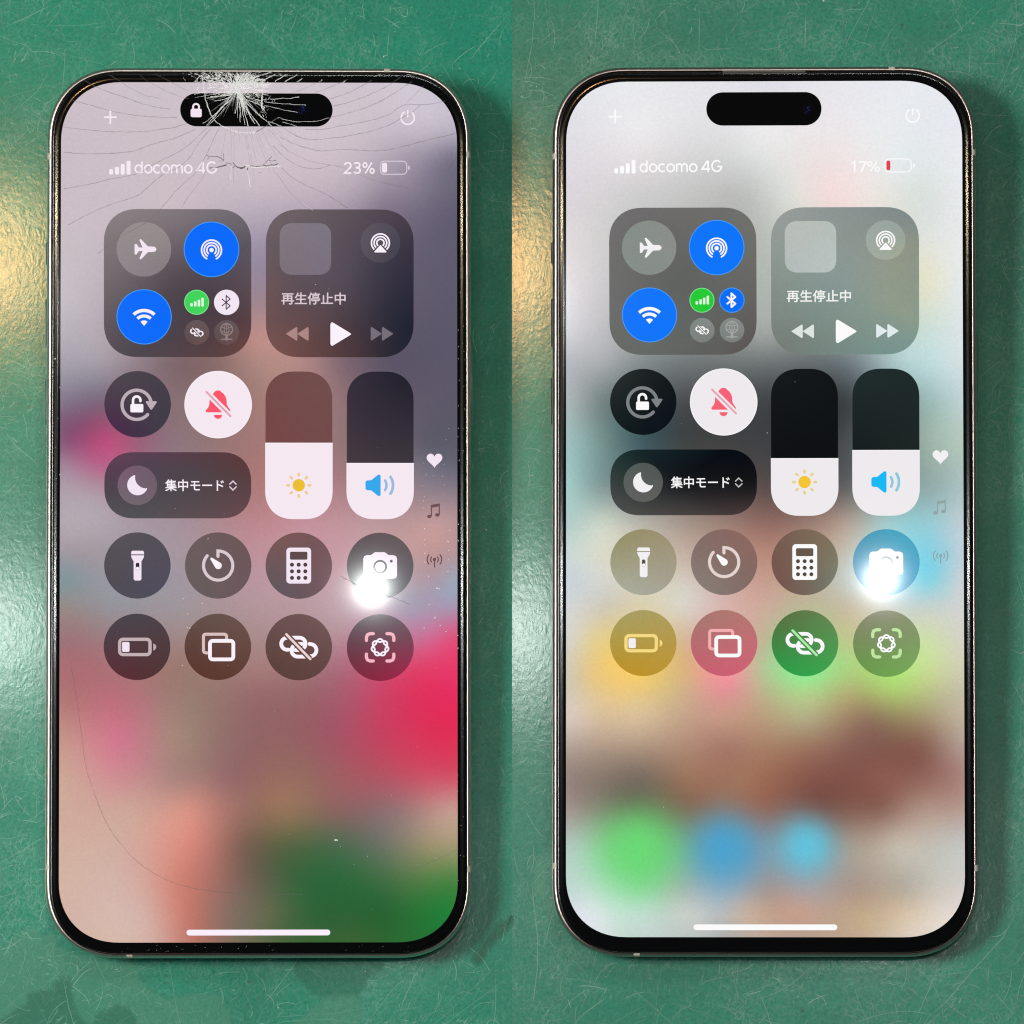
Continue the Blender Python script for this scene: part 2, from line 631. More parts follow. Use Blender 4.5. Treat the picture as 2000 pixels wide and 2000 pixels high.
class Sh:
    """several outlines that make one flat shape"""

    def __init__(self):
        self.v, self.f = [], []

    def poly(self, pts):
        b = len(self.v)
        self.v += list(pts)
        self.f.append(tuple(range(b, b + len(pts))))
        return self

    def stroke(self, pts, w, closed=False, caps=True):
        n = len(pts)
        h = w / 2
        L, Rt = [], []
        for i in range(n):
            if closed:
                a, c = pts[i - 1], pts[(i + 1) % n]
            else:
                a, c = pts[max(0, i - 1)], pts[min(n - 1, i + 1)]
            b = pts[i]
            d1 = (b[0] - a[0], b[1] - a[1])
            d2 = (c[0] - b[0], c[1] - b[1])
            l1, l2 = math.hypot(*d1), math.hypot(*d2)
            if l1 < 1e-9:
                d1, l1 = d2, l2
            if l2 < 1e-9:
                d2, l2 = d1, l1
            n1 = (-d1[1] / l1, d1[0] / l1)
            n2 = (-d2[1] / l2, d2[0] / l2)
            m = (n1[0] + n2[0], n1[1] + n2[1])
            ml = math.hypot(*m) or 1
            m = (m[0] / ml, m[1] / ml)
            k = h / max(0.45, m[0] * n1[0] + m[1] * n1[1])
            L.append((b[0] + m[0] * k, b[1] + m[1] * k))
            Rt.append((b[0] - m[0] * k, b[1] - m[1] * k))
        b = len(self.v)
        self.v += L + Rt
        for i in range(n if closed else n - 1):
            j = (i + 1) % n
            self.f.append((b + i, b + j, b + n + j, b + n + i))
        if caps and not closed:
            for p, q in ((pts[0], pts[1]), (pts[-1], pts[-2])):
                a = math.degrees(math.atan2(p[1] - q[1], p[0] - q[0]))
                self.poly(arc(p[0], p[1], h, a - 90, a + 90, 8))
        return self


def crop(ox, oy, k):
    return lambda pts: [(ox + x / k, oy + y / k) for x, y in pts]


# edges of the cracked phone's display as read from the photograph
def edge_l(y):
    return 121.6 - 7.7 * (y - 161) / 1680


def edge_r(y):
    return 890.7 + 3.8 * (y - 161) / 1680


def uv(x, y):
    l, r = edge_l(y), edge_r(y)
    s0, s1, s = edge_r(161) - edge_l(161), edge_r(1841) - edge_l(1841), r - l
    return (x - l) / s, (1 / s0 - 1 / s) / (1 / s0 - 1 / s1)


SCREEN = {'left': (78.7, -78.7), 'right': (78.7, -77.95)}


class Display:
    def __init__(self, side, parent):
        self.side, self.parent = side, parent
        self.top, self.bot = SCREEN[side]

    def P(self, x, y, z):
        u, v = uv(x, y)
        return ((-36.25 + 72.5 * u) * MM, (self.top - (self.top - self.bot) * v) * MM, z * MM)

    def flat(self, name, shape, c, z, parent=None):
        if isinstance(shape, list):
            shape = Sh().poly(shape)
        return obj(name, [self.P(x, y, z) for x, y in shape.v], [tuple(reversed(f)) for f in shape.f], glow(c), parent or self.parent)

    def toned(self, name, outline, field, z, parent=None, rings=14, mat=None):
        """a filled convex outline whose pixels follow a colour field"""
        n = len(outline)
        cx = sum(p[0] for p in outline) / n
        cy = sum(p[1] for p in outline) / n
        pts = [(cx, cy)]
        for k in range(1, rings + 1):
            f = k / rings
            pts += [(cx + (x - cx) * f, cy + (y - cy) * f) for x, y in outline]
        fs = []
        for i in range(n):
            fs.append((0, 1 + (i + 1) % n, 1 + i))
        for k in range(rings - 1):
            a, b = 1 + k * n, 1 + (k + 1) * n
            for i in range(n):
                j = (i + 1) % n
                fs.append((a + i, a + j, b + j, b + i))
        tone = field(np.array(pts))
        return obj(name, [self.P(x, y, z) for x, y in pts], fs, mat or M_WALL, parent or self.parent,
                   attrs={'tone': ('FLOAT_COLOR', tone)})


def lin_np(c):
    c = np.clip(c / 255.0, 0, 1)
    return np.where(c <= 0.04045, c / 12.92, ((c + 0.055) / 1.055) ** 2.4)


def field_of(points, soft=30.0, power=0, blobs=()):
    P = np.array([(p[0], p[1]) for p in points], float)
    C = np.array([p[2] for p in points], float)
    n = len(P)
    A = np.ones((n + 1, n + 1))
    A[:n, :n] = np.sqrt(((P[:, None, :] - P[None]) ** 2).sum(-1) + soft * soft)
    A[n, n] = 0
    W = np.linalg.solve(A, np.concatenate([C, np.zeros((1, 3))]))

    def f(q):
        d2 = ((q[:, None, :] - P[None]) ** 2).sum(-1)
        c = np.sqrt(d2 + soft * soft) @ W[:-1] + W[-1]
        for (bx, by, br, bc, bs) in blobs:
            e = bs * np.exp(-(((q[:, 0] - bx) ** 2 + (q[:, 1] - by) ** 2) / (br * br)) ** 1.25)
            c = c * (1 - e[:, None]) + np.array(bc, float)[None] * e[:, None]
        return np.concatenate([lin_np(c), np.ones((len(q), 1))], 1)
    return f


def rows(table, shift=None):
    out = []
    for y, items in table:
        for x, c in items:
            if shift:
                out.append((*shift(x, y), c))
            else:
                out.append((x, y, c))
    return out


def right_to_left(x, y):
    """a point on the intact phone's display in the units of the cracked phone's"""
    l = 1109.3 - 3.9 * (y - 158) / 1673
    r = 1876 + 9 * (y - 158) / 1673
    u = (x - l) / (r - l)
    yy = 161 + (y - 158.2) * 1680 / 1673
    return edge_l(yy) + u * (edge_r(yy) - edge_l(yy)), yy


WALL_L = rows([
    (180, [(150, (205, 192, 200)), (330, (206, 193, 201)), (500, (208, 196, 204)), (700, (206, 196, 205)), (850, (205, 198, 210))]),
    (260, [(130, (203, 190, 199)), (300, (205, 192, 199)), (500, (208, 194, 202)), (700, (205, 192, 201)), (820, (192, 182, 195)), (885, (178, 170, 186))]),
    (310, [(130, (203, 190, 198)), (500, (208, 194, 202)), (700, (196, 182, 193)), (800, (160, 150, 166)), (885, (118, 112, 132))]),
    (360, [(130, (204, 190, 198)), (350, (205, 190, 198)), (500, (203, 188, 198)), (620, (198, 182, 193)), (700, (180, 167, 179)), (800, (142, 132, 150)), (885, (110, 105, 124))]),
    (400, [(130, (204, 190, 198)), (350, (204, 189, 197)), (500, (190, 176, 188)), (620, (184, 168, 182)), (750, (136, 122, 142)), (880, (101, 96, 116))]),
    (500, [(130, (200, 188, 195)), (190, (197, 185, 193)), (505, (152, 140, 162)), (830, (99, 93, 113)), (885, (96, 91, 111))]),
    (600, [(130, (190, 181, 190)), (190, (185, 175, 184)), (505, (164, 135, 142)), (830, (95, 89, 108)), (885, (93, 88, 108))]),
    (655, [(130, (178, 170, 180)), (505, (190, 142, 136))]),
    (705, [(130, (165, 158, 170)), (200, (165, 155, 165)), (350, (126, 102, 107)), (430, (140, 110, 108)), (505, (176, 136, 130)), (600, (172, 133, 131)), (665, (130, 105, 115)), (750, (95, 86, 103)), (880, (92, 86, 106))]),
    (775, [(130, (134, 120, 140)), (190, (126, 108, 128)), (345, (136, 111, 116)), (505, (164, 125, 120)), (662, (148, 115, 118)), (830, (95, 88, 105)), (885, (93, 88, 105))]),
    (830, [(130, (128, 84, 116)), (195, (156, 78, 114)), (345, (140, 114, 120)), (505, (164, 122, 119)), (830, (94, 90, 105))]),
    (865, [(130, (142, 88, 122)), (210, (188, 80, 124)), (270, (158, 96, 122)), (340, (142, 116, 126)), (420, (150, 118, 118)), (505, (164, 120, 118)), (662, (150, 118, 120)), (830, (95, 92, 106)), (885, (93, 91, 105))]),
    (910, [(130, (165, 132, 152)), (190, (180, 105, 138)), (505, (170, 120, 118)), (662, (160, 120, 125)), (830, (118, 112, 126)), (885, (106, 103, 119))]),
    (965, [(130, (176, 162, 173)), (190, (176, 155, 168)), (505, (176, 126, 126)), (662, (176, 131, 138)), (830, (152, 131, 140)), (885, (145, 128, 138))]),
    (1024, [(130, (180, 168, 176)), (200, (175, 165, 175)), (350, (166, 146, 156)), (500, (190, 136, 143)), (600, (196, 146, 156)), (700, (191, 150, 156)), (850, (195, 155, 154)), (885, (185, 150, 152))]),
    (1080, [(130, (160, 152, 160)), (190, (162, 152, 160)), (345, (166, 150, 158)), (505, (190, 146, 155)), (662, (195, 150, 160)), (830, (190, 150, 150)), (885, (180, 150, 155))]),
    (1130, [(130, (132, 150, 156)), (190, (150, 150, 158)), (345, (160, 150, 160)), (505, (186, 150, 160)), (662, (190, 154, 164)), (850, (170, 152, 166)), (885, (158, 164, 180))]),
    (1180, [(130, (150, 140, 138)), (220, (150, 148, 155)), (350, (160, 150, 155)), (505, (180, 150, 156)), (655, (186, 155, 165)), (800, (162, 152, 172)), (885, (166, 152, 178))]),
    (1240, [(130, (156, 118, 122)), (190, (158, 124, 128)), (345, (160, 136, 136)), (505, (170, 140, 140)), (655, (180, 140, 150)), (830, (202, 112, 150)), (890, (220, 84, 124))]),
    (1300, [(130, (170, 110, 115)), (200, (170, 112, 118)), (345, (156, 121, 112)), (505, (165, 125, 122)), (655, (170, 110, 125)), (750, (205, 80, 115)), (820, (222, 66, 106)), (888, (230, 58, 108))]),
    (1360, [(130, (176, 117, 117)), (230, (186, 112, 122)), (345, (156, 124, 116)), (500, (150, 106, 106)), (600, (152, 100, 104)), (700, (182, 82, 106)), (790, (216, 54, 94)), (870, (228, 44, 92))]),
    (1440, [(130, (198, 146, 138)), (230, (208, 120, 140)), (345, (166, 134, 121)), (500, (146, 101, 101)), (650, (162, 86, 101)), (740, (194, 68, 95)), (820, (216, 54, 90)), (888, (222, 48, 86))]),
    (1520, [(130, (205, 166, 151)), (230, (206, 142, 146)), (345, (172, 132, 126)), (450, (150, 106, 105)), (600, (150, 106, 96)), (700, (166, 90, 98)), (800, (194, 84, 102)), (885, (208, 86, 106))]),
    (1580, [(130, (208, 170, 155)), (250, (206, 166, 152)), (370, (213, 146, 132)), (450, (166, 116, 106)), (560, (150, 116, 90)), (650, (140, 101, 96)), (780, (152, 116, 116)), (885, (197, 152, 142))]),
    (1650, [(130, (210, 175, 160)), (250, (210, 170, 158)), (375, (212, 135, 123)), (480, (122, 96, 81)), (560, (88, 100, 66)), (650, (76, 105, 75)), (750, (111, 116, 101)), (830, (152, 142, 111)), (887, (163, 152, 117))]),
    (1720, [(130, (212, 180, 165)), (250, (212, 175, 165)), (350, (206, 131, 116)), (420, (165, 111, 101)), (500, (105, 96, 80)), (580, (56, 100, 60)), (700, (50, 105, 60)), (800, (80, 120, 70)), (887, (76, 131, 66))]),
    (1780, [(150, (212, 180, 168)), (280, (212, 175, 165)), (360, (200, 126, 113)), (440, (140, 110, 100)), (530, (95, 105, 75)), (620, (46, 98, 55)), (750, (40, 100, 50)), (870, (34, 126, 55))]),
    (1832, [(230, (215, 185, 172)), (300, (210, 170, 160)), (370, (190, 121, 108)), (450, (130, 110, 95)), (550, (75, 100, 60)), (700, (55, 98, 50)), (800, (40, 110, 50))]),
])
WALL_R = rows([
    (175, [(1150, (216, 217, 223)), (1300, (219, 219, 223)), (1500, (212, 211, 218)), (1700, (219, 220, 225)), (1850, (219, 221, 227))]),
    (260, [(1115, (213, 211, 216)), (1250, (222, 220, 222)), (1490, (222, 221, 222)), (1700, (222, 222, 224)), (1870, (218, 220, 226))]),
    (330, [(1115, (211, 207, 213)), (1250, (210, 205, 208)), (1480, (202, 204, 203)), (1600, (225, 212, 211)), (1750, (216, 220, 220)), (1870, (220, 222, 225))]),
    (385, [(1115, (208, 202, 208)), (1250, (194, 194, 194)), (1450, (178, 179, 177)), (1550, (210, 210, 205)), (1620, (229, 208, 206)), (1700, (224, 215, 210)), (1800, (206, 212, 208)), (1870, (218, 220, 222))]),
    (450, [(1115, (210, 204, 206)), (1175, (200, 198, 198)), (1493, (178, 182, 177)), (1815, (211, 215, 212)), (1870, (218, 220, 220))]),
    (550, [(1115, (210, 205, 208)), (1175, (196, 193, 196)), (1493, (168, 174, 168)), (1815, (216, 215, 193)), (1870, (215, 220, 220))]),
    (650, [(1115, (194, 192, 197)), (1175, (180, 180, 183)), (1493, (152, 157, 154)), (1815, (192, 211, 206)), (1870, (205, 215, 215))]),
    (705, [(1115, (172, 174, 179)), (1180, (160, 164, 166)), (1330, (112, 118, 119)), (1493, (108, 114, 114)), (1650, (106, 116, 120)), (1750, (165, 190, 192)), (1830, (186, 210, 212)), (1870, (200, 211, 213))]),
    (780, [(1115, (160, 170, 172)), (1180, (112, 126, 126)), (1342, (72, 74, 77)), (1493, (64, 66, 69)), (1655, (60, 65, 67)), (1815, (150, 178, 174)), (1870, (178, 198, 198))]),
    (860, [(1115, (150, 181, 179)), (1180, (110, 138, 135)), (1260, (62, 85, 92)), (1342, (60, 65, 65)), (1493, (60, 62, 65)), (1655, (72, 76, 78)), (1815, (150, 172, 162)), (1870, (170, 188, 178))]),
    (950, [(1115, (155, 191, 187)), (1175, (128, 150, 148)), (1493, (88, 76, 74)), (1655, (96, 96, 96)), (1815, (140, 164, 162)), (1870, (160, 182, 182))]),
    (1020, [(1115, (172, 196, 192)), (1180, (192, 200, 188)), (1300, (166, 156, 146)), (1420, (150, 122, 112)), (1493, (140, 104, 96)), (1655, (168, 152, 140)), (1735, (150, 190, 192)), (1815, (142, 192, 200)), (1870, (178, 195, 202))]),
    (1090, [(1115, (194, 205, 204)), (1175, (206, 206, 192)), (1342, (190, 172, 158)), (1493, (180, 137, 122)), (1655, (180, 182, 172)), (1812, (116, 196, 215)), (1870, (174, 196, 206))]),
    (1130, [(1115, (190, 200, 206)), (1175, (202, 203, 196)), (1342, (200, 190, 178)), (1493, (188, 150, 136)), (1655, (178, 186, 180)), (1812, (120, 198, 214)), (1870, (184, 198, 204))]),
    (1175, [(1115, (200, 203, 203)), (1180, (197, 192, 180)), (1342, (206, 200, 190)), (1493, (196, 162, 147)), (1655, (186, 176, 156)), (1740, (186, 192, 192)), (1812, (178, 196, 196)), (1870, (195, 200, 200))]),
    (1250, [(1115, (205, 200, 186)), (1170, (218, 196, 134)), (1342, (206, 172, 142)), (1493, (180, 176, 142)), (1655, (180, 190, 132)), (1820, (195, 210, 162)), (1870, (200, 200, 182))]),
    (1310, [(1115, (201, 190, 166)), (1170, (224, 190, 118)), (1250, (236, 196, 100)), (1342, (210, 170, 122)), (1420, (238, 145, 156)), (1493, (172, 188, 142)), (1575, (132, 226, 140)), (1655, (162, 198, 122)), (1740, (164, 216, 114)), (1820, (190, 204, 142)), (1870, (195, 195, 167))]),
    (1350, [(1115, (201, 190, 171)), (1250, (220, 190, 122)), (1342, (200, 166, 132)), (1420, (214, 142, 142)), (1500, (176, 176, 132)), (1575, (166, 200, 132)), (1655, (170, 170, 112)), (1740, (165, 190, 107)), (1870, (185, 180, 156))]),
    (1400, [(1115, (205, 190, 180)), (1250, (206, 181, 147)), (1420, (190, 146, 126)), (1575, (170, 165, 126)), (1700, (141, 116, 91)), (1800, (155, 140, 106)), (1870, (180, 166, 146))]),
    (1460, [(1115, (170, 152, 141)), (1250, (165, 141, 121)), (1420, (160, 116, 101)), (1575, (150, 111, 91)), (1700, (126, 86, 76)), (1800, (131, 91, 79)), (1870, (165, 141, 131))]),
    (1520, [(1115, (141, 126, 119)), (1250, (116, 101, 91)), (1350, (150, 111, 89)), (1450, (155, 111, 89)), (1600, (126, 81, 71)), (1720, (134, 86, 76)), (1800, (140, 98, 88)), (1870, (160, 122, 114))]),
    (1575, [(1115, (152, 138, 132)), (1230, (104, 98, 84)), (1350, (128, 101, 82)), (1480, (144, 101, 86)), (1600, (116, 76, 66)), (1720, (132, 93, 82)), (1800, (165, 135, 122)), (1870, (172, 144, 134))]),
    (1650, [(1115, (170, 190, 181)), (1170, (150, 186, 160)), (1330, (116, 160, 132)), (1495, (128, 140, 150)), (1660, (160, 145, 132)), (1750, (186, 175, 161)), (1870, (186, 186, 181))]),
    (1740, [(1115, (186, 205, 201)), (1245, (150, 206, 166)), (1340, (160, 176, 171)), (1415, (146, 166, 181)), (1500, (160, 146, 141)), (1575, (166, 152, 152)), (1680, (166, 146, 131)), (1770, (176, 166, 151)), (1870, (201, 196, 189))]),
    (1790, [(1150, (212, 217, 222)), (1250, (186, 210, 201)), (1350, (191, 196, 191)), (1450, (190, 171, 156)), (1560, (190, 152, 132)), (1680, (186, 162, 132)), (1770, (206, 187, 162)), (1850, (216, 206, 197))]),
    (1825, [(1230, (186, 205, 196)), (1330, (181, 190, 186)), (1430, (170, 166, 161)), (1560, (176, 152, 137)), (1680, (186, 162, 137)), (1770, (206, 192, 177))]),
], right_to_left)
BLOB_R = [(*right_to_left(1245, 1657), 82, (100, 208, 110), 0.94), (*right_to_left(1416, 1656), 68, (70, 156, 200), 0.95),
          (*right_to_left(1575, 1652), 60, (92, 188, 214), 0.95)]


def grid9(x0, y0, x1, y1, cs):
    n = int(len(cs) ** 0.5)
    return [(x0 + (x1 - x0) * i / (n - 1), y0 + (y1 - y0) * j / (n - 1), cs[j * n + i]) for j in range(n) for i in range(n)]


def G(a):
    return (a, a, a)


# per display: colours of everything on it
LOOK = {
    'left': dict(
        line=(250, 238, 248), white=(247, 233, 246), soft=(192, 176, 186), pure=(255, 246, 255),
        wall=WALL_L, blobs=(),
        conn=[(138, 128, 131), (129, 119, 123), (112, 104, 113), (111, 101, 107), (82, 72, 80), (72, 63, 76), (86, 77, 83), (72, 62, 70), (104, 68, 64)],
        plane=[(150, 140, 142), (148, 140, 140), (142, 134, 138), (134, 126, 130)],
        dim=[(98, 84, 88), (100, 84, 88), (96, 76, 78), (106, 80, 80)],
        globe_c=(158, 138, 138), globe_i=(150, 128, 128),
        media=[(113, 99, 103), (96, 85, 93), (72, 62, 74), (93, 78, 86), (85, 75, 86), (38, 38, 56), (122, 82, 77), (80, 58, 60), (32, 34, 49)],
        art=[(130, 120, 128), (124, 118, 130), (126, 112, 122), (122, 112, 126)],
        air=[(92, 84, 94), (80, 74, 88), (88, 80, 90), (70, 66, 80)],
        rew=(176, 138, 134), ffw=(120, 112, 122), caption=(222, 205, 214),
        lock=[(76, 66, 76), (70, 62, 72), (72, 44, 72), (64, 58, 72)],
        bell=(250, 236, 245), focus=[(96, 62, 84), (80, 66, 78), (92, 56, 56), (80, 66, 78), (78, 70, 76), (88, 64, 68), (84, 80, 86), (84, 78, 82), (104, 72, 76)],
        moon=[(120, 92, 112), (112, 92, 106), (116, 102, 112), (112, 98, 108)],
        bri=[(116, 74, 72), (112, 78, 76), (122, 68, 68), (116, 70, 72)], vol=[(52, 44, 58), (34, 32, 46), (74, 62, 66), (72, 62, 68)],
        bri_split=862.2, vol_split=901.6, sun=(240, 194, 52), ray=(240, 210, 150), spk=(52, 170, 240), wave=(150, 192, 228),
        note=(112, 80, 84), ant=(104, 70, 76), blue=(8, 108, 255), bt=(246, 234, 246), bt_i=(84, 70, 86),
        row=dict(torch=[(86, 80, 88), (84, 78, 88), (80, 76, 84), (80, 76, 92)], timer=[(108, 92, 94), (108, 86, 88), (104, 92, 92), (108, 88, 92)],
                 calc=[(120, 86, 86), (116, 82, 86), (98, 86, 92), (110, 80, 88)], camera=[(88, 76, 80), (96, 82, 86), (88, 80, 88), (84, 80, 90)],
                 battery=[(76, 66, 74), (78, 64, 70), (88, 48, 56), (82, 52, 54)], mirror=[(98, 76, 70), (106, 80, 74), (92, 56, 48), (96, 62, 54)],
                 link=[(104, 78, 76), (110, 80, 80), (92, 64, 58), (98, 68, 66)], scan=[(92, 70, 82), (104, 76, 90), (122, 42, 62), (148, 40, 72)]),
        timer_i=(222, 206, 212), bat_i=(200, 180, 184), mir_i=(222, 196, 194), slash_i=(244, 216, 216), brk_i=(250, 184, 200),
        fill=(247, 233, 246), percent='23%', red=(255, 88, 108), redslash=(230, 164, 182)),
    'right': dict(
        line=(255, 255, 255), white=(246, 244, 246), soft=(128, 132, 134), pure=(255, 255, 255),
        wall=WALL_R, blobs=BLOB_R,
        conn=[(112, 110, 110), (106, 104, 104), (112, 112, 108), (106, 106, 105), (96, 98, 96), (104, 106, 102), (102, 104, 102), (98, 104, 100), (92, 86, 86)],
        plane=[(134, 142, 138), (138, 142, 138), (134, 142, 136), (136, 142, 138)],
        dim=[(128, 136, 132), (132, 138, 136), (124, 130, 128), (126, 128, 126)],
        globe_c=(168, 174, 172), globe_i=(164, 168, 166),
        media=[(152, 156, 153), (138, 147, 144), (126, 139, 138), (134, 149, 142), (136, 152, 147), (156, 157, 131), (118, 124, 118), (117, 139, 132), (121, 150, 145)],
        art=[(186, 190, 186), (182, 190, 186), (180, 188, 186), (184, 196, 192)],
        air=[(156, 168, 162), (152, 164, 158), (160, 170, 160), (160, 168, 150)],
        rew=(226, 232, 226), ffw=(228, 240, 240), caption=(246, 246, 244),
        lock=[(32, 38, 38), (16, 22, 24), (12, 24, 26), (6, 14, 22)],
        bell=(242, 238, 242), focus=[(28, 52, 50), (4, 12, 20), (6, 8, 16), (52, 62, 60), (20, 22, 26), (18, 18, 20), (76, 78, 76), (66, 62, 62), (66, 52, 54)],
        moon=[(84, 92, 90), (80, 86, 84), (92, 96, 94), (94, 94, 92)],
        bri=[(18, 22, 24), (14, 18, 20), (2, 4, 10), (4, 6, 10)], vol=[(30, 42, 42), (28, 40, 40), (10, 12, 14), (26, 32, 30)],
        bri_split=898.4, vol_split=882.6, sun=(248, 200, 50), ray=(238, 214, 146), spk=(18, 188, 248), wave=(140, 204, 226),
        note=(146, 166, 166), ant=(140, 166, 172), blue=(10, 118, 255), bt=(8, 112, 250), bt_i=(250, 250, 252),
        row=dict(torch=[(152, 146, 108), (158, 148, 118), (168, 170, 150), (166, 162, 146)], timer=[(132, 108, 102), (138, 104, 96), (136, 124, 116), (130, 108, 102)],
                 calc=[(118, 92, 80), (124, 110, 88), (118, 86, 78), (112, 112, 96)], camera=[(60, 150, 180), (56, 162, 192), (78, 146, 184), (52, 152, 190)],
                 battery=[(170, 158, 92), (176, 156, 88), (186, 148, 46), (188, 150, 54)], mirror=[(172, 118, 112), (184, 116, 114), (196, 98, 112), (204, 100, 116)],
                 link=[(84, 118, 66), (92, 134, 76), (48, 152, 70), (62, 160, 76)], scan=[(128, 132, 100), (132, 142, 104), (108, 152, 76), (118, 164, 88)]),
        timer_i=(232, 216, 212), bat_i=(250, 222, 132), mir_i=(248, 178, 180), slash_i=(176, 240, 172), brk_i=(196, 234, 164),
        fill=(236, 64, 84), percent='17%', red=(252, 98, 120), redslash=(236, 166, 180)),
}

def ell(cx, cy, rx, ry, a0, a1, n=22):
    return [(cx + rx * math.cos(R(a0 + (a1 - a0) * i / n)), cy + ry * math.sin(R(a0 + (a1 - a0) * i / n))) for i in range(n + 1)]


# letters and figures of the status line as pen strokes: (advance, [(points, closed)]), baseline 0, capital height 1
PEN = {
    'd': (0.83, [(ell(.37, .365, .295, .325, 0, 345, 26), True), ([(.66, 0), (.66, 1.0)], False)]),
    'o': (0.80, [(ell(.39, .365, .315, .325, 0, 345, 26), True)]),
    'c': (0.74, [(ell(.39, .365, .315, .325, 48, 312), False)]),
    'm': (1.20, [([(.12, 0), (.12, .72)], False), ([(.12, .40)] + ell(.345, .46, .225, .235, 175, 0, 12) + [(.57, 0)], False),
                 ([(.57, .40)] + ell(.815, .46, .235, .235, 175, 0, 12) + [(1.05, 0)], False)]),
    '4': (0.86, [([(.56, .97), (.07, .25), (.78, .25)], False), ([(.60, .97), (.60, 0)], False)]),
    'G': (1.02, [(ell(.51, .5, .42, .46, 44, 350, 30) + [(.93, .46), (.56, .46)], False)]),
    '2': (0.80, [(ell(.37, .70, .27, .255, 168, -38, 18) + [(.10, .045), (.68, .045)], False)]),
    '3': (0.82, [([(.27, .535)] + ell(.36, .745, .25, .21, -90, 152, 16), False), ([(.27, .535)] + ell(.36, .275, .29, .235, 85, -155, 18), False)]),
    '%': (1.14, [(ell(.25, .755, .165, .195, 0, 345, 20), True), (ell(.87, .245, .165, .195, 0, 345, 20), True), ([(.84, .98), (.28, .02)], False)]),
    '1': (0.62, [([(.10, .78), (.36, .955), (.36, 0)], False)]),
    '7': (0.76, [([(.06, .945), (.68, .945), (.28, 0)], False)]),
    ' ': (0.30, []),
}


def pen_shape(body, box, wid):
    s = Sh()
    x = 0.0
    for ch in body:
        adv, lines = PEN[ch]
        for pts, closed in lines:
            s.stroke([(x + px, -py) for px, py in pts], wid * (0.85 if ch == '%' else 1.0), closed=closed, caps=False)
        x += adv
    xs, ys = [v[0] for v in s.v], [v[1] for v in s.v]
    x0, x1, y0, y1 = min(xs), max(xs), min(ys), max(ys)
    s.v = [(box[0] + (px - x0) / (x1 - x0) * (box[2] - box[0]), box[1] + (py - y0) / (y1 - y0) * (box[3] - box[1])) for px, py in s.v]
    return s





def text_shape(body, box, weight):
    """letters as flat outlines, fitted to an ink box in photograph units"""
    cu = bpy.data.curves.new('letters', 'FONT')
    cu.body = body
    cu.size = 1.0
    cu.offset = weight
    cu.resolution_u = 5
    cu.dimensions = '2D'
    cu.fill_mode = 'BOTH'
    o = bpy.data.objects.new('letters', cu)
    col.objects.link(o)
    dg = bpy.context.evaluated_depsgraph_get()
    me = bpy.data.meshes.new_from_object(o.evaluated_get(dg))
    vs = [(v.co.x, v.co.y) for v in me.vertices]
    fs = [tuple(p.vertices) for p in me.polygons]
    bpy.data.objects.remove(o)
    bpy.data.curves.remove(cu)
    bpy.data.meshes.remove(me)
    xs, ys = [v[0] for v in vs], [v[1] for v in vs]
    x0, x1, y0, y1 = min(xs), max(xs), min(ys), max(ys)
    s = Sh()
    s.v = [(box[0] + (x - x0) / (x1 - x0) * (box[2] - box[0]), box[3] - (y - y0) / (y1 - y0) * (box[3] - box[1])) for x, y in vs]
    s.f = [tuple(reversed(f)) for f in fs]
    return s


def mid(cs):
    return tuple(sum(c[i] for c in cs) / len(cs) for i in range(3))


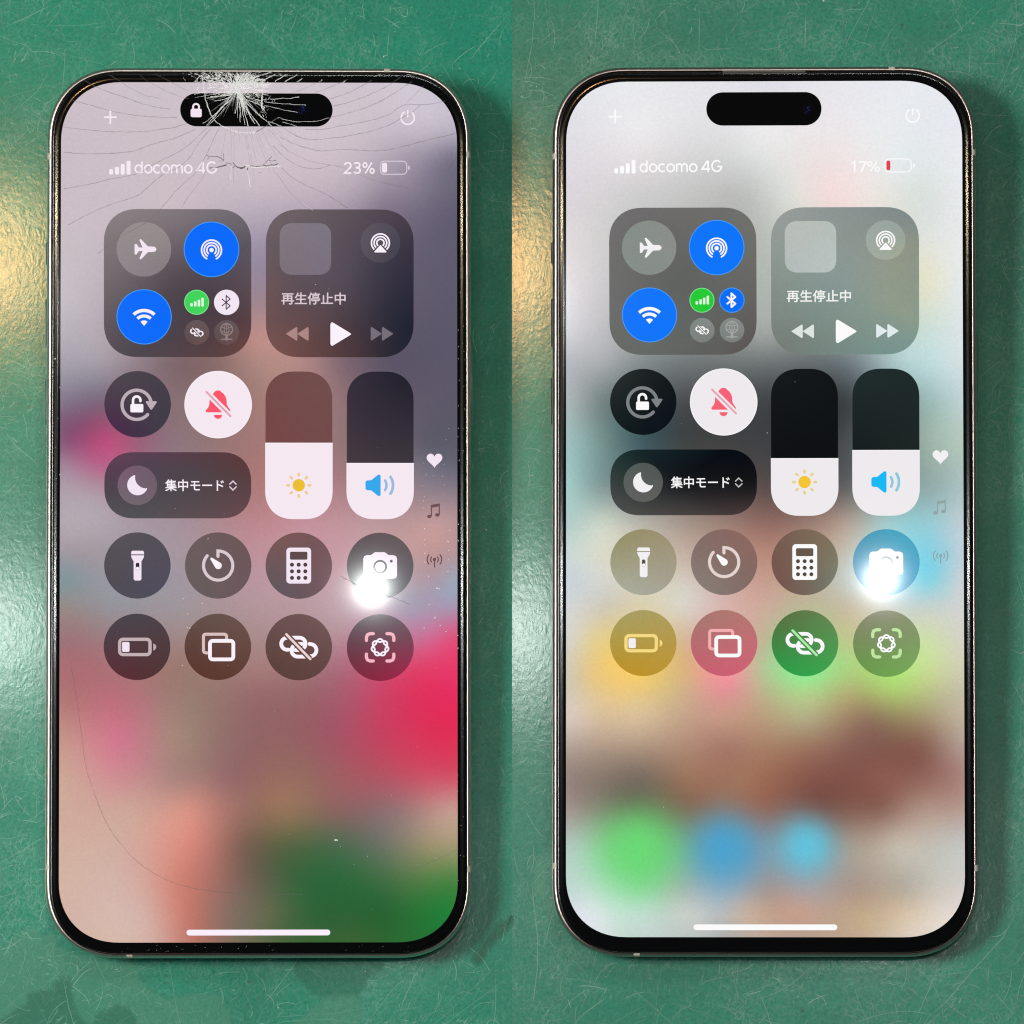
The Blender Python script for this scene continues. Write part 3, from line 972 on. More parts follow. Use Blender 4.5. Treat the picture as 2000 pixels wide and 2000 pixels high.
def build_display(side, phone):
    K = LOOK[side]
    Z0, Z1, Z2, Z3, Z4, Z5 = 7.90, 7.92, 7.94, 7.96, 7.98, 8.00
    W = K['white']
    # the picture behind the controls
    D = Display(side, None)
    outline = []
    raw = rr(-36.25, D.bot, 36.25, D.top, 11.2, 16, 2.22)
    # denser edge so that the soft colours stay smooth
    for i in range(len(raw)):
        a, b = raw[i], raw[(i + 1) % len(raw)]
        n = max(1, int(math.hypot(b[0] - a[0], b[1] - a[1]) / 2.0))
        outline += [(a[0] + (b[0] - a[0]) * k / n, a[1] + (b[1] - a[1]) * k / n) for k in range(n)]
    cy = (D.top + D.bot) / 2
    nr = 40
    mmp = [(0.0, cy)]
    for k in range(1, nr + 1):
        mmp += [(x * k / nr, cy + (y - cy) * k / nr) for x, y in outline]
    n = len(outline)
    fs = [(0, 1 + i, 1 + (i + 1) % n) for i in range(n)]
    for k in range(nr - 1):
        a, b = 1 + k * n, 1 + (k + 1) * n
        fs += [(a + i, b + i, b + (i + 1) % n, a + (i + 1) % n) for i in range(n)]
    # colours are looked up in photograph units
    ys = np.linspace(100, 1900, 1801)
    vv = np.array([uv(500, y)[1] for y in ys])
    q = np.array(mmp)
    v = (D.top - q[:, 1]) / (D.top - D.bot)
    yy = np.interp(v, vv, ys)
    xx = edge_l(yy) + (q[:, 0] + 36.25) / 72.5 * (edge_r(yy) - edge_l(yy))
    tone = field_of(K['wall'], blobs=K['blobs'])(np.stack([xx, yy], 1))
    if side == 'right':
        tone[:, :3] *= 1.07 + 0.10 * tone[:, 1:2]
    disp = obj('display', [(x * MM, y * MM, Z0 * MM) for x, y in mmp], fs, M_WALL, phone, attrs={'tone': ('FLOAT_COLOR', tone)})
    D.parent = disp

    def tile(name, x0, y0, x1, y1, r, cs, z=Z1):
        return D.toned(name, rr(x0, y0, x1, y1, r, 12), field_of(grid9(x0 + 8, y0 + 8, x1 - 8, y1 - 8, cs), soft=46, power=2.2), z)

    def disc(name, cx, cy, r, cs, z=Z1):
        if isinstance(cs, list):
            return D.toned(name, circ(cx, cy, r, 56), field_of(grid9(cx - r * .7, cy - r * .7, cx + r * .7, cy + r * .7, cs), soft=r * .7, power=2), z, rings=6)
        return D.flat(name, circ(cx, cy, r, 56), cs, z)

    def rim(cx, cy, r, c, z):
        D.flat('button_rim', Sh().stroke(circ(cx, cy, r - 0.8, 56), 1.5, closed=True), c, z)

    # top row
    D.flat('plus_sign', Sh().stroke([(205.6, 229), (228, 229)], 3.3).stroke([(216.8, 216.5), (216.8, 227.35)], 3.3).stroke([(216.8, 230.65), (216.8, 241)], 3.3), K['line'], Z1)
    D.flat('power_symbol', Sh().stroke(arc(795, 228.8, 12.8, -58, 238, 36), 3.0).stroke([(795, 215.5), (795, 226.5)], 3.0), K['line'], Z1)
    s = Sh()
    for x, y in ((214.3, 330), (225.7, 325.6), (236.8, 320), (248.2, 313.7)):
        s.poly(rr(x, y, x + 7.7, 340.3, 2.4, 4))
    D.flat('signal_bars', s, K['line'], Z1)
    D.flat('carrier_lettering', pen_shape('docomo 4G', (263.5, 314.2, 425, 338.4), 0.142), K['line'], Z1)
    if side == 'left':
        pbox = (668.7, 314.8, 731, 338.4)
    else:
        pbox = (*right_to_left(1661.5, 312.2), *right_to_left(1717.8, 335.2))
    D.flat('battery_percent', pen_shape(K['percent'], pbox, 0.148), K['line'], Z1)
    dx = 0 if side == 'left' else -1.2
    s = Sh().stroke(rr(741.7 + dx, 313.4, 793.2 + dx, 338.8, 8.5, 6), 2.0, closed=True).poly([(796, 321.5), (798.4, 323), (799.6, 326.2), (798.4, 329.4), (796, 331)])
    D.flat('battery_outline', s, mid([W, W, (160, 150, 165)]) if side == 'left' else K['line'], Z1)
    D.flat('battery_charge', rr(745 + dx, 316.5, (755 if side == 'left' else 752.6) + dx, 335.5, 4, 5), K['fill'], Z2)

    # connectivity tile
    k = crop(180, 380, 5.682)
    tile('connectivity_tile', 203.8, 407.3, 490.6, 695.4, 66, K['conn'])
    disc('button', 281.7, 485.6, 53.1, K['plane'], Z2)
    up = [(475, 543), (497, 543), (522, 580), (563, 581), (529, 500), (534, 490), (548, 490), (622, 568), (690, 571), (709, 582), (717, 600)]
    D.flat('airplane_symbol', k(up + [(x, 1200 - y) for x, y in reversed(up[:-1])]), W, Z3)
    disc('button', 413.2, 485.6, 54, K['blue'], Z2)
    rim(413.2, 485.6, 54, (70, 160, 255), Z3)
    s = Sh().poly(k(circ(1325, 607, 24)))
    for r, a in ((52, 42), (81, 36), (110, 29)):
        s.stroke(k(arc(1325, 607, r, 90 + a, 450 - a, 36)), 17 / 5.682)
    D.flat('airdrop_symbol', s, K['pure'], Z3)
    disc('button', 282, 617.2, 53.7, K['blue'], Z2)
    rim(282, 617.2, 53.7, (70, 160, 255), Z3)
    s = Sh()
    for r, wd in ((168, 36), (107, 34)):
        s.stroke(k(arc(579, 1445, r, -90 - 43, -90 + 43, 20)), wd / 5.682, caps=False)
    s.poly(k([(579, 1447)] + arc(579, 1445, 58, -90 - 42, -90 + 42, 10)))
    D.flat('wifi_symbol', s, K['pure'], Z3)
    gcol = (66, 216, 92) if side == 'left' else (38, 206, 54)
    disc('button', 384.2, 588.6, 24.3, gcol, Z2)
    rim(384.2, 588.6, 24.3, (130, 236, 146), Z3)
    s = Sh()
    for x, y in ((1090, 1195), (1132, 1175), (1172, 1157), (1212, 1135)):
        s.poly(k(rr(x, y, x + 27, 1232, 9, 4)))
    D.flat('cellular_symbol', s, (224, 250, 226), Z3)
    disc('button', 442.6, 588.6, 24.6, K['bt'], Z2)
    if side == 'right':
        rim(442.6, 588.6, 24.6, (70, 160, 255), Z3)
    s = Sh()
    bw = (12 if side == 'left' else 20) / 5.682
    bp = [(1442, 1150), (1530, 1224), (1487, 1262), (1487, 1110), (1530, 1150), (1442, 1224)]
    for a, b in zip(bp[:-1], bp[1:]):
        s.stroke(k([a, b]), bw)
    D.flat('bluetooth_symbol', s, K['bt_i'], Z3)
    disc('button', 384.5, 647.2, 24, K['dim'], Z2)
    disc('button', 442.6, 647.2, 24, K['dim'], Z2)

    def chain(name, t, sw, gap, tone_c, slash_c, z):
        A = arc(345, 1336, 67, 80, 270, 18) + arc(480, 1336, 67, 270, 410, 14) + [(470, 1406), (432, 1406)]
        B = [(592, 1338)] + arc(600, 1408, 68, -75, 75, 14) + [(550, 1479)] + arc(460, 1411, 68, 90, 232, 14) + [(455, 1338), (508, 1338)]
        D.flat(name, Sh().stroke(t(A), sw).stroke(t(B), sw), K['pure'], z)
        D.flat('slash_gap', Sh().stroke(t([(335, 1232), (600, 1506)]), gap, caps=False), tone_c, z + 0.02)
        D.flat('slash', Sh().stroke(t([(335, 1232), (600, 1506)]), sw * 0.66), slash_c, z + 0.04)

    kb = crop(500, 1020, 5.682)
    tiny = lambda pts: [(384.5 + (x - 583.2) * 0.345, 647.2 + (y - 1261.3) * 0.345) for x, y in kb(pts)]
    chain('hotspot_symbol', tiny, 2.6, 5.0, mid(K['dim']), K['pure'], Z3)
    # globe on a stand
    gx, gy = 442.5, 641.5
    s = Sh()
    s.stroke(circ(gx, gy, 11.4, 30), 2.2, closed=True)
    for off in (-4.6, 4.6):
        s.stroke([(gx + off * math.sqrt(max(0, 1 - (q / 11.0) ** 2)), gy + q) for q in (-10.6, -7, -3.5, 0, 3.5, 7, 10.6)], 1.4)
    s.stroke([(gx, gy - 11), (gx, gy + 11)], 1.4)
    for q in (-4, 4):
        hw = math.sqrt(11.4 ** 2 - q * q)
        s.stroke([(gx - hw, gy + q), (gx, gy + q + 1.6), (gx + hw, gy + q)], 1.4)
    s.poly([(gx - 1.6, gy + 11), (gx + 1.6, gy + 11), (gx + 3, 659), (gx + 11.5, 659.8), (gx + 11.5, 661.6), (gx + 2.5, 661.8), (gx, 664), (gx - 2.5, 661.8), (gx - 11.5, 661.6), (gx - 11.5, 659.8), (gx - 3, 659)])
    D.flat('globe_symbol', s, K['globe_i'], Z3)

    # media tile
    k = crop(500, 380, 5.682)
    tile('media_tile', 519, 407.3, 806.8, 695.4, 66, K['media'])
    D.toned('album_square', rr(545.8, 434.2, 646, 534.9, 25, 10), field_of(grid9(550, 440, 640, 530, K['art']), soft=40, power=2), Z2, rings=6)
    disc('button', 742, 471.9, 38.7, K['air'], Z2)
    s = Sh().poly(k([(1375, 548), (1443, 622), (1437, 631), (1313, 631), (1307, 622)]))
    for r, a in ((40, 38), (70, 43), (99, 43)):
        s.stroke(k(arc(1375, 525, r, 90 + a, 450 - a, 36)), 17 / 5.682, caps=False)
    D.flat('airplay_symbol', s, K['pure'], Z3)
    D.flat('media_lettering', text_shape('再生停止中', (549.3, 569, 674.4, 592.8), 0.016), K['caption'], Z2)

    def tri(x0, x1, ym, hh, r=7):
        d = 1 if x1 > x0 else -1
        return [(x0, ym - hh + r), (x0 + d * r * 0.35, ym - hh + r * .25), (x0 + d * r, ym - hh + r * .1), (x1 - d * r, ym - r * 0.75), (x1, ym), (x1 - d * r, ym + r * 0.75),
                (x0 + d * r, ym + hh - r * .1), (x0 + d * r * 0.35, ym + hh - r * .25), (x0, ym + hh - r)]
    D.flat('rewind_symbol', Sh().poly(k(tri(456, 330, 1533, 76, 12))).poly(k(tri(581, 456, 1533, 76, 12))), K['rew'], Z2)
    D.flat('play_symbol', k(tri(822, 1054, 1535, 132, 24)), K['pure'], Z2)
    D.flat('forward_symbol', Sh().poly(k(tri(1268, 1392, 1531, 76, 12))).poly(k(tri(1392, 1518, 1531, 76, 12))), K['ffw'], Z2)

    # rotation lock, bell, focus
    k = crop(180, 700, 5.682)
    disc('button', 269.2, 787.5, 64.8, K['lock'])
    s = Sh().stroke(k(arc(497, 503, 162, 42, 345, 40)), 36 / 5.682).poly(k([(604, 463), (712, 463), (720, 474), (664, 556), (650, 556), (596, 474)]))
    D.flat('rotation_arrow', s, K['soft'], Z2)
    s = Sh().poly(k(rr(427, 494, 570, 587, 16, 5))).stroke(k([(456, 494), (456, 456)] + arc(497, 452, 41, 180, 360, 14) + [(538, 462)]), 27 / 5.682)
    D.flat('padlock_symbol', s, K['pure'], Z3)
    disc('button', 426, 788, 65.8, K['bell'])
    rim(426, 788, 65.8, K['pure'], Z2)
    s = Sh().poly(k([(1395, 341), (1418, 345), (1436, 362), (1458, 380), (1478, 408), (1490, 440), (1494, 500), (1510, 530), (1533, 560), (1534, 574), (1526, 586), (1272, 586), (1260, 580), (1262, 564),
                     (1288, 530), (1300, 500), (1302, 450), (1312, 415), (1340, 380), (1355, 362), (1372, 346)])).poly(k(arc(1396, 612, 46, 2, 178, 12)))
    D.flat('bell_symbol', s, K['red'], Z2)
    D.flat('slash_gap', Sh().stroke(k([(1255, 348), (1545, 640)]), 66 / 5.682, caps=False), K['bell'], Z3)
    D.flat('slash', Sh().stroke(k([(1268, 360), (1534, 628)]), 22 / 5.682), K['redslash'], Z4)
    tile('focus_tile', 204.3, 880.9, 490.3, 1010.1, 58, K['focus'])
    disc('button', 268.5, 945.5, 38.5, K['moon'], Z2)
    D.flat('moon_symbol', k(arc(505, 1392, 114, -104, -255, 24) + arc(505, 1392, 114, -255, -338, 14) + [(611, 1424)] + arc(600, 1308, 122, 92, 186, 18)), W, Z3)
    D.flat('focus_lettering', text_shape('集中モード', (322.5, 934, 437.2, 957), 0.012), K['pure'], Z2)
    s = Sh().stroke(k([(1526, 1382), (1561, 1348), (1597, 1382)]), 2.4).stroke(k([(1526, 1412), (1561, 1447), (1597, 1412)]), 2.4)
    D.flat('chevron_symbol', s, mid([K['pure'], K['soft']]), Z2)

    # sliders
    def slider(name, x0, x1, split, cs):
        y0, y1 = 723.2, 1010.9
        tile(name + '_slider', x0, y0, x1, y1, 56, cs)
        o = [p for p in rr(x0 - 0.6, y0, x1 + 0.6, y1 + 0.6, 56, 14) if p[1] > split]
        o = sorted([p for p in o if p[0] >= (x0 + x1) / 2], key=lambda p: p[1]) + sorted([p for p in o if p[0] < (x0 + x1) / 2], key=lambda p: -p[1])
        full = [(x1 + 0.6, split)] + o + [(x0 - 0.6, split)]
        D.flat(name + '_level', full, K['bell'], Z2)
        D.flat('level_edge', Sh().stroke([(x0 - 0.4, split + 0.7), (x1 + 0.4, split + 0.7)], 1.4, caps=False), K['pure'], Z3)
    k = crop(500, 700, 4.391)
    slider('brightness', 518.2, 648.5, K['bri_split'], K['bri'])
    D.flat('sun_disc', circ(583.1, 945.3, 12.1), K['sun'], Z3)
    s = Sh()
    for i in range(8):
        a = i * TAU / 8
        s.stroke([(583.1 + r * math.cos(a), 945.3 + r * math.sin(a)) for r in (19.3, 22.3)], 5.2)
    D.flat('sun_rays', s, K['ray'], Z3)
    slider('volume', 676.7, 807, K['vol_split'], K['vol'])
    D.flat('speaker_symbol', k([(948, 1035), (986, 1033), (1042, 987), (1056, 984), (1066, 994), (1066, 1160), (1056, 1170), (1042, 1167), (986, 1121), (948, 1119), (936, 1107), (936, 1047)]), K['spk'], Z3)
    s = Sh().stroke(k(arc(1040, 1077, 76, -33, 33, 10)), 22 / 4.391).stroke(k(arc(1040, 1077, 132, -33, 33, 12)), 24 / 4.391)
    D.flat('sound_waves', s, K['wave'], Z3)

    # side symbols
    hx, hy = 847.8, 895.0
    heart = []
    for i in range(48):
        t = TAU * i / 48
        heart.append((hx + 0.96 * 16 * math.sin(t) ** 3, hy - 0.98 * (13 * math.cos(t) - 5 * math.cos(2 * t) - 2 * math.cos(3 * t) - math.cos(4 * t))))
    D.flat('heart_symbol', heart, W, Z1)
    s = Sh().poly(k([(1496, 1245), (1574, 1231), (1574, 1256), (1496, 1270)])).stroke(k([(1501, 1268), (1501, 1342)]), 2.3, caps=False).stroke(k([(1569, 1254), (1569, 1328)]), 2.3, caps=False)
    s.poly(k(circ(1484, 1344, 19, 16, 15))).poly(k(circ(1552, 1331, 19, 16, 15)))
    D.flat('music_symbol', s, K['note'], Z1)
    s = Sh().poly(k(circ(1528, 1713, 14, 16))).stroke(k([(1528, 1728), (1528, 1778)]), 2.3)
    for r in (33, 62):
        for a in (0, 180):
            s.stroke(k(arc(1528, 1713, r, a - 40, a + 40, 10)), 2.3)
    D.flat('antenna_symbol', s, K['ant'], Z1)

    # the eight round buttons
    k = crop(180, 1020, 5.682)
    row = K['row']
    disc('button', 268.5, 1102.2, 64.8, row['torch'])
    s = Sh().poly(k([(446, 303), (562, 303), (575, 315), (577, 343), (433, 343), (435, 315)])).poly(
        k([(433, 354), (577, 354), (572, 380), (547, 422), (547, 618), (533, 634), (475, 634), (461, 618), (461, 422), (438, 380)]))
    D.flat('torch_symbol', s, W, Z2)
    D.flat('torch_switch', k(rr(485, 436, 524, 520, 19, 6)), tuple(v * 0.55 for v in mid(row['torch'])), Z3)
    D.flat('torch_knob', k(circ(504.5, 500, 18, 20)), K['pure'], Z4)
    disc('button', 425.9, 1102.2, 64.8, row['timer'])
    s = Sh().stroke(k([(1395, 365), (1395, 305)] + arc(1397, 467, 162, -90, 222, 44)), 34 / 5.682)
    D.flat('timer_dial', s, K['timer_i'], Z2)
    D.flat('timer_hand', k(arc(1398, 468, 39, -56, 146, 16) + [(1312, 398), (1311, 388), (1319, 380), (1330, 381)]), K['pure'], Z3)
    disc('button', 267.5, 1261.3, 65, row['battery'])
    s = Sh().stroke(k(rr(305, 1287, 642, 1457, 42, 7)), 36 / 5.682, closed=True).poly(k([(679, 1332), (700, 1346), (712, 1372), (700, 1398), (679, 1413)]))
    D.flat('low_power_symbol', s, K['bat_i'], Z2)
    D.flat('low_power_charge', k(rr(333, 1317, 414, 1427, 16, 5)), K['white'], Z3)
    disc('button', 425.2, 1261.3, 65, row['mirror'])
    s = Sh().stroke(k([(1284, 1440)] + arc(1258, 1412, 24, 90, 180, 5) + arc(1258, 1254, 24, 180, 270, 5) + arc(1466, 1254, 24, -90, 0, 5) + [(1490, 1284)]), 33 / 5.682, caps=False)
    D.flat('mirror_back_frame', s, K['mir_i'], Z2)
    D.flat('mirror_front_frame', Sh().stroke(k(rr(1306, 1304, 1565, 1510, 34, 6)), 41 / 5.682, closed=True), K['pure'], Z3)
    k = kb
    disc('button', 583.2, 1102.4, 64.9, row['calc'])
    dk = tuple(v * 0.86 for v in mid(row['calc']))
    D.flat('calculator_symbol', k(rr(335, 268, 609, 667, 42, 7)), K['pure'] if side == 'right' else W, Z2)
    D.flat('calculator_screen', k(rr(375, 313, 568, 402, 16, 5)), dk, Z3)
    for yy_ in (458, 531, 604):
        for xx_ in (397, 471, 545):
            D.flat('calculator_key', k(circ(xx_, yy_, 22.5, 20)), tuple(v * 0.82 for v in dk), Z3)
    disc('button', 742, 1102.9, 65.1, row['camera'])
    cb = [(1222, 352), (1275, 350), (1300, 330), (1318, 318), (1420, 318), (1440, 328), (1468, 350), (1525, 352), (1552, 364), (1562, 390), (1562, 580), (1550, 604), (1525, 612), (1222, 612), (1198, 602), (1188, 580), (1188, 388), (1200, 362)]
    D.flat('camera_symbol', k(cb), W, Z2)
    dk = tuple(v * (0.92 if side == 'left' else 0.75) for v in (mid(row['camera']) if side == 'left' else (190, 196, 208)))
    D.flat('camera_ring', Sh().stroke(k(circ(1375, 480, 66, 36)), 21 / 5.682, closed=True), dk, Z3)
    D.flat('camera_dot', k(circ(1498, 418, 16, 18)), tuple(v * 0.8 for v in dk), Z3)
    disc('button', 583.2, 1261.8, 65, row['link'])
    chain('chain_symbol', k, 41 / 5.682, 62 / 5.682, mid(row['link']), K['slash_i'], Z2)
    disc('button', 742.3, 1262.7, 65.4, row['scan'])
    s = Sh()
    for sx in (-1, 1):
        for sy in (-1, 1):
            cx, cy2 = 1375 + sx * 152, 1376 + sy * 152
            s.stroke(k([(cx, 1376 + sy * 76), (cx, cy2 - sy * 40), (cx - sx * 12, cy2 - sy * 12), (cx - sx * 40, cy2), (1375 + sx * 76, cy2)]), 35 / 5.682)
    D.flat('scan_brackets', s, K['brk_i'], Z2)
    pts = []
    for i in range(140):
        t = 2 * TAU * i / 140
        r = 78 + 17 * math.cos(3.5 * t)
        pts.append((1374 + r * math.cos(t - math.pi / 2), 1378 + r * math.sin(t - math.pi / 2)))
    D.flat('rosette_symbol', Sh().stroke(k(pts), 19 / 5.682, closed=True), K['pure'], Z3)
    D.flat('home_bar', rr(363.8, 1815.8, 644.8, 1827.2, 5.6, 8, 2.0), K['pure'] if side == 'right' else (255, 242, 255), Z1)

    # the black sensor island
    if side == 'left':
        ib = (352.5, 182, 648.8, 246.4)
        lens = (590, 213)
    else:
        ib = (*right_to_left(1381, 179.4), *right_to_left(1604.3, 244.2))
        lens = right_to_left(1577, 214)
    isl = obj('sensor_island', [D.P(x, y, Z2) for x, y in rr(*ib, 32, 14, 2.0)], [tuple(reversed(range(60)))], M_BLACK, phone)
    lo = [D.P(x, y, Z3) for x, y in circ(lens[0], lens[1], 10, 24)]
    obj('front_lens', lo, [tuple(reversed(range(24)))], M_LENS, isl)
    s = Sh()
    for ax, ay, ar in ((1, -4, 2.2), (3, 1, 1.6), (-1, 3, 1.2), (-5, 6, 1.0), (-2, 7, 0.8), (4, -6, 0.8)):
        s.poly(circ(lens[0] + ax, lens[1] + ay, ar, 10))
    D.flat('painted_lens_glint', s, (24, 36, 100) if side == 'left' else (32, 30, 84), Z4, isl)  # reflection in the lens painted as small glowing dots
    if side == 'left':
        k = crop(340, 130, 8.7818)
        s = Sh().poly(k(rr(288, 722, 477, 866, 34, 6))).stroke(k([(330, 735), (330, 690)] + arc(380, 690, 50, 180, 360, 14) + [(430, 735)]), 32 / 8.78, caps=False)
        D.flat('padlock_symbol', s, W, Z4, isl)
    return disp


# ------------------------------------------------------------------ the phones
HW, HH, CR = 38.8, 81.5, 13.6


def phone_outline(inset, n=18):
    return rr(-HW + inset, -HH + inset, HW - inset, HH - inset, CR - inset * 0.9, n, 2.25)


def loft(profile, cap_first=False, cap_last=False, n=18, dy=0.0):
    V, F = [], []
    for ins, z in profile:
        V += [(x * MM, (y + dy) * MM, z * MM) for x, y in phone_outline(ins, n)]
    m = len(phone_outline(0.5, n))
    for k in range(len(profile) - 1):
        for i in range(m):
            j = (i + 1) % m
            F.append((k * m + i, k * m + j, (k + 1) * m + j, (k + 1) * m + i))
    if cap_first:
        F.append(tuple(reversed(range(m))))
    if cap_last:
        b = (len(profile) - 1) * m
        F.append(tuple(range(b, b + m)))
    return V, F


FRAME_PROFILE = [(1.3, 0.0), (0.6, 0.12), (0.18, 0.55), (0.02, 1.2), (0.0, 2.0), (0.0, 6.3), (0.03, 6.9), (0.14, 7.4), (0.34, 7.72), (0.56, 7.86), (0.70, 7.90), (0.82, 7.90), (0.86, 7.5)]


GLASS_PROFILE = [(0.93, 7.80), (0.93, 7.93), (0.96, 8.03), (1.03, 8.11), (1.12, 8.16), (1.25, 8.1905), (1.375, 8.2067), (1.5, 8.2204), (1.65, 8.2333), (1.8, 8.2426), (1.95, 8.2481), (2.1, 8.25)]


def band(parent, axis, pos, sign, width=1.1):
    """a plastic strip across the metal frame"""
    V, F = [], []
    prof = [(i, z) for i, z in FRAME_PROFILE if z >= 0.5][:-1]
    for t in (-width / 2, width / 2):
        for ins, z in prof:
            e = -0.015
            if axis == 'x':     # on a long side
                V.append((sign * (HW - ins - e) * MM, (pos + t) * MM, (z + 0.012) * MM))
            else:
                V.append(((pos + t) * MM, sign * (HH - ins - e) * MM, (z + 0.012) * MM))
    m = len(prof)
    for i in range(m - 1):
        F.append((i, i + 1, m + i + 1, m + i))
    obj('antenna_band', V, F, M_BAND, parent)


def button_bar(name, parent, y, length, sign, mat):
    V, F = [], []
    prof = [(-0.1, 2.6), (0.22, 2.75), (0.30, 3.2), (0.30, 5.3), (0.22, 5.75), (-0.1, 5.9)]
    ys = [(-length / 2, 0.0), (-length / 2 + 0.15, 1.0), (length / 2 - 0.15, 1.0), (length / 2, 0.0)]
    for t, f in ys:
        for o_, z in prof:
            oo = o_ if f else min(o_, 0.05)
            V.append((sign * (HW + oo) * MM, (y + t) * MM, z * MM))
    m = len(prof)
    for a in range(len(ys) - 1):
        for i in range(m - 1):
            F.append((a * m + i, a * m + i + 1, (a + 1) * m + i + 1, (a + 1) * m + i))
    return obj(name, V, F, mat, parent, smooth=True)


def y_mm(py):
    """photograph row on the cracked phone to millimetres along the phone"""
    return 78.7 - 157.4 * uv(500, py)[1]


def build_phone(side, label):
    ph = empty('smartphone')
    ph.matrix_world = phone_matrix(side)
    ph['label'] = label
    ph['category'] = 'smartphone'
    metal = M_METAL[side]
    V, F = loft(FRAME_PROFILE)
    frame = obj('frame', V, F, metal, ph, smooth=True)
    for axis, pos, sign in (('x', y_mm(305), -1), ('x', y_mm(1693), -1), ('x', y_mm(300), 1), ('x', y_mm(1697), 1), ('y', -23.4, -1), ('y', 23.4, 1)):
        band(frame, axis, pos, sign)
    V, F = loft([(1.3, 0.02), (1.3, 0.015)], cap_first=True)
    obj('back_panel', V, F, M_BACK, ph)
    # camera bump it leans on
    V, F = [], []
    prof = [(0.0, 0.0), (0.0, -1.3), (0.5, -1.75), (1.0, -1.8)]
    for ins, z in prof:
        V += [(x * MM, y * MM, z * MM) for x, y in rr(-5 + ins, 38 + ins, 35 - ins, 78 - ins, 9 - ins * 0.5, 8)]
    m = len(V) // len(prof)
    for q in range(len(prof) - 1):
        F += [(q * m + i, (q + 1) * m + i, (q + 1) * m + (i + 1) % m, q * m + (i + 1) % m) for i in range(m)]
    F.append(tuple(reversed(range(3 * m, 4 * m))))
    bump = obj('camera_bump', V, F, M_BACK, ph)
    for cx, cy in ((25, 68), (25, 48), (7, 58)):
        V, F = [], []
        for r, z in ((8.2, -1.7), (8.2, -3.9), (7.6, -4.25), (6.6, -4.3)):
            V += [((cx + r * math.cos(TAU * i / 28)) * MM, (cy + r * math.sin(TAU * i / 28)) * MM, z * MM) for i in range(28)]
        for q in range(3):
            F += [(q * 28 + i, (q + 1) * 28 + i, (q + 1) * 28 + (i + 1) % 28, q * 28 + (i + 1) % 28) for i in range(28)]
        F.append(tuple(reversed(range(84, 112))))
        obj('rear_lens', V, F, M_LENS, bump)
    # side keys
    for nm, a, b, sg in (('action_button', 470, 512, -1), ('volume_button', 580, 674, -1), ('volume_button', 735, 826, -1), ('power_button', 654, 825, 1)):
        button_bar(nm, ph, (y_mm(a) + y_mm(b)) / 2, y_mm(a) - y_mm(b), sg, metal)
    # black border under the glass, dark seal round it
    V, F = loft([(0.84, 7.6), (0.84, 7.84), (1.0, 7.88)], cap_last=True, dy=-0.22)
    obj('bezel', V, F, M_BLACK, ph)
    V, F = loft([(0.80, 7.86), (0.90, 7.98), (1.0, 7.97)], dy=-0.22)
    obj('gasket', V, F, M_GASKET, ph)
    build_display(side, ph)
    # cover glass with its rounded rim
    V, F = loft(GLASS_PROFILE, cap_last=True, n=24, dy=-0.22)
    glass = obj('cover_glass', V, F, M_GLASS, ph, smooth=True)
    glass.data.materials.append(M_RIM)
    glass.data.materials.append(M_DOME)
    top = len(glass.data.polygons) - 1
    glass.data.polygons.foreach_set('material_index', [1] * (top * 5 // 11) + [2] * (top - top * 5 // 11) + [0])
    glass.data.polygons[top].use_smooth = False
    if side == 'right':
        V = [(x * MM, y * MM, 8.0 * MM) for x, y in rr(-7.6, 80.05, 7.6, 80.72, 0.3, 5)]
        slot = obj('earpiece_slot', V, [tuple(range(len(V)))], M_SLOT, ph)
    return ph, glass


broken, broken_glass = build_phone('left', 'smartphone with shattered glass at its top edge, showing 23% battery and pink wallpaper')
intact, intact_glass = build_phone('right', 'smartphone with clean unbroken glass, showing 17% battery and pale grey wallpaper')

# ------------------------------------------------------------------ the broken glass
DL = Display('left', None)
rc = random.Random(5)
c1 = crop(0, 0, 3.864)
c2 = crop(500, 0, 3.864)
c7 = crop(380, 130, 6.44)
c8 = crop(340, 130, 8.7818)


def smooth_line(pts, step=6.0):
    """Catmull-Rom through the points"""
    out = []
    n = len(pts)
    for i in range(n - 1):
        p0, p1, p2, p3 = pts[max(0, i - 1)], pts[i], pts[i + 1], pts[min(n - 1, i + 2)]
        m = max(2, int(math.hypot(p2[0] - p1[0], p2[1] - p1[1]) / step))
        for q in range(m):
            t = q / m
            out.append(tuple(0.5 * ((2 * p1[a]) + (-p0[a] + p2[a]) * t + (2 * p0[a] - 5 * p1[a] + 4 * p2[a] - p3[a]) * t * t
                                    + (-p0[a] + 3 * p1[a] - 3 * p2[a] + p3[a]) * t ** 3) for a in (0, 1)))
    out.append(pts[-1])
    return out


def crack(pts, wid, op, mat=None, name='crack', jitter=0.35, z=8.262):
    line = smooth_line(pts)
    line = [(x + rc.gauss(0, jitter), y + rc.gauss(0, jitter)) for x, y in line]
    mmv = [DL.P(x, y, 0) for x, y in line]
    V, F, O = [], [], []
    b = 0
    n = len(mmv)
    for i, (x, y, _) in enumerate(mmv):
        x0, y0, _ = mmv[max(0, i - 1)]
        x1, y1, _ = mmv[min(n - 1, i + 1)]
        l = math.hypot(x1 - x0, y1 - y0) or 1
        ww = wid * 0.0937 * MM * 0.5 * rc.uniform(0.6, 1.25)
        hx, hy = -(y1 - y0) / l * ww, (x1 - x0) / l * ww
        V += [(x + hx, y + hy, z * MM), (x - hx, y - hy, z * MM)]
        e = op * rc.uniform(0.65, 1.1)
        O += [min(1, e)] * 2
    for i in range(n - 1):
        F.append((2 * i, 2 * i + 1, 2 * i + 3, 2 * i + 2))
    return obj(name, V, F, mat or M_CRACK, broken_glass, attrs={'opacity': ('FLOAT', O)})


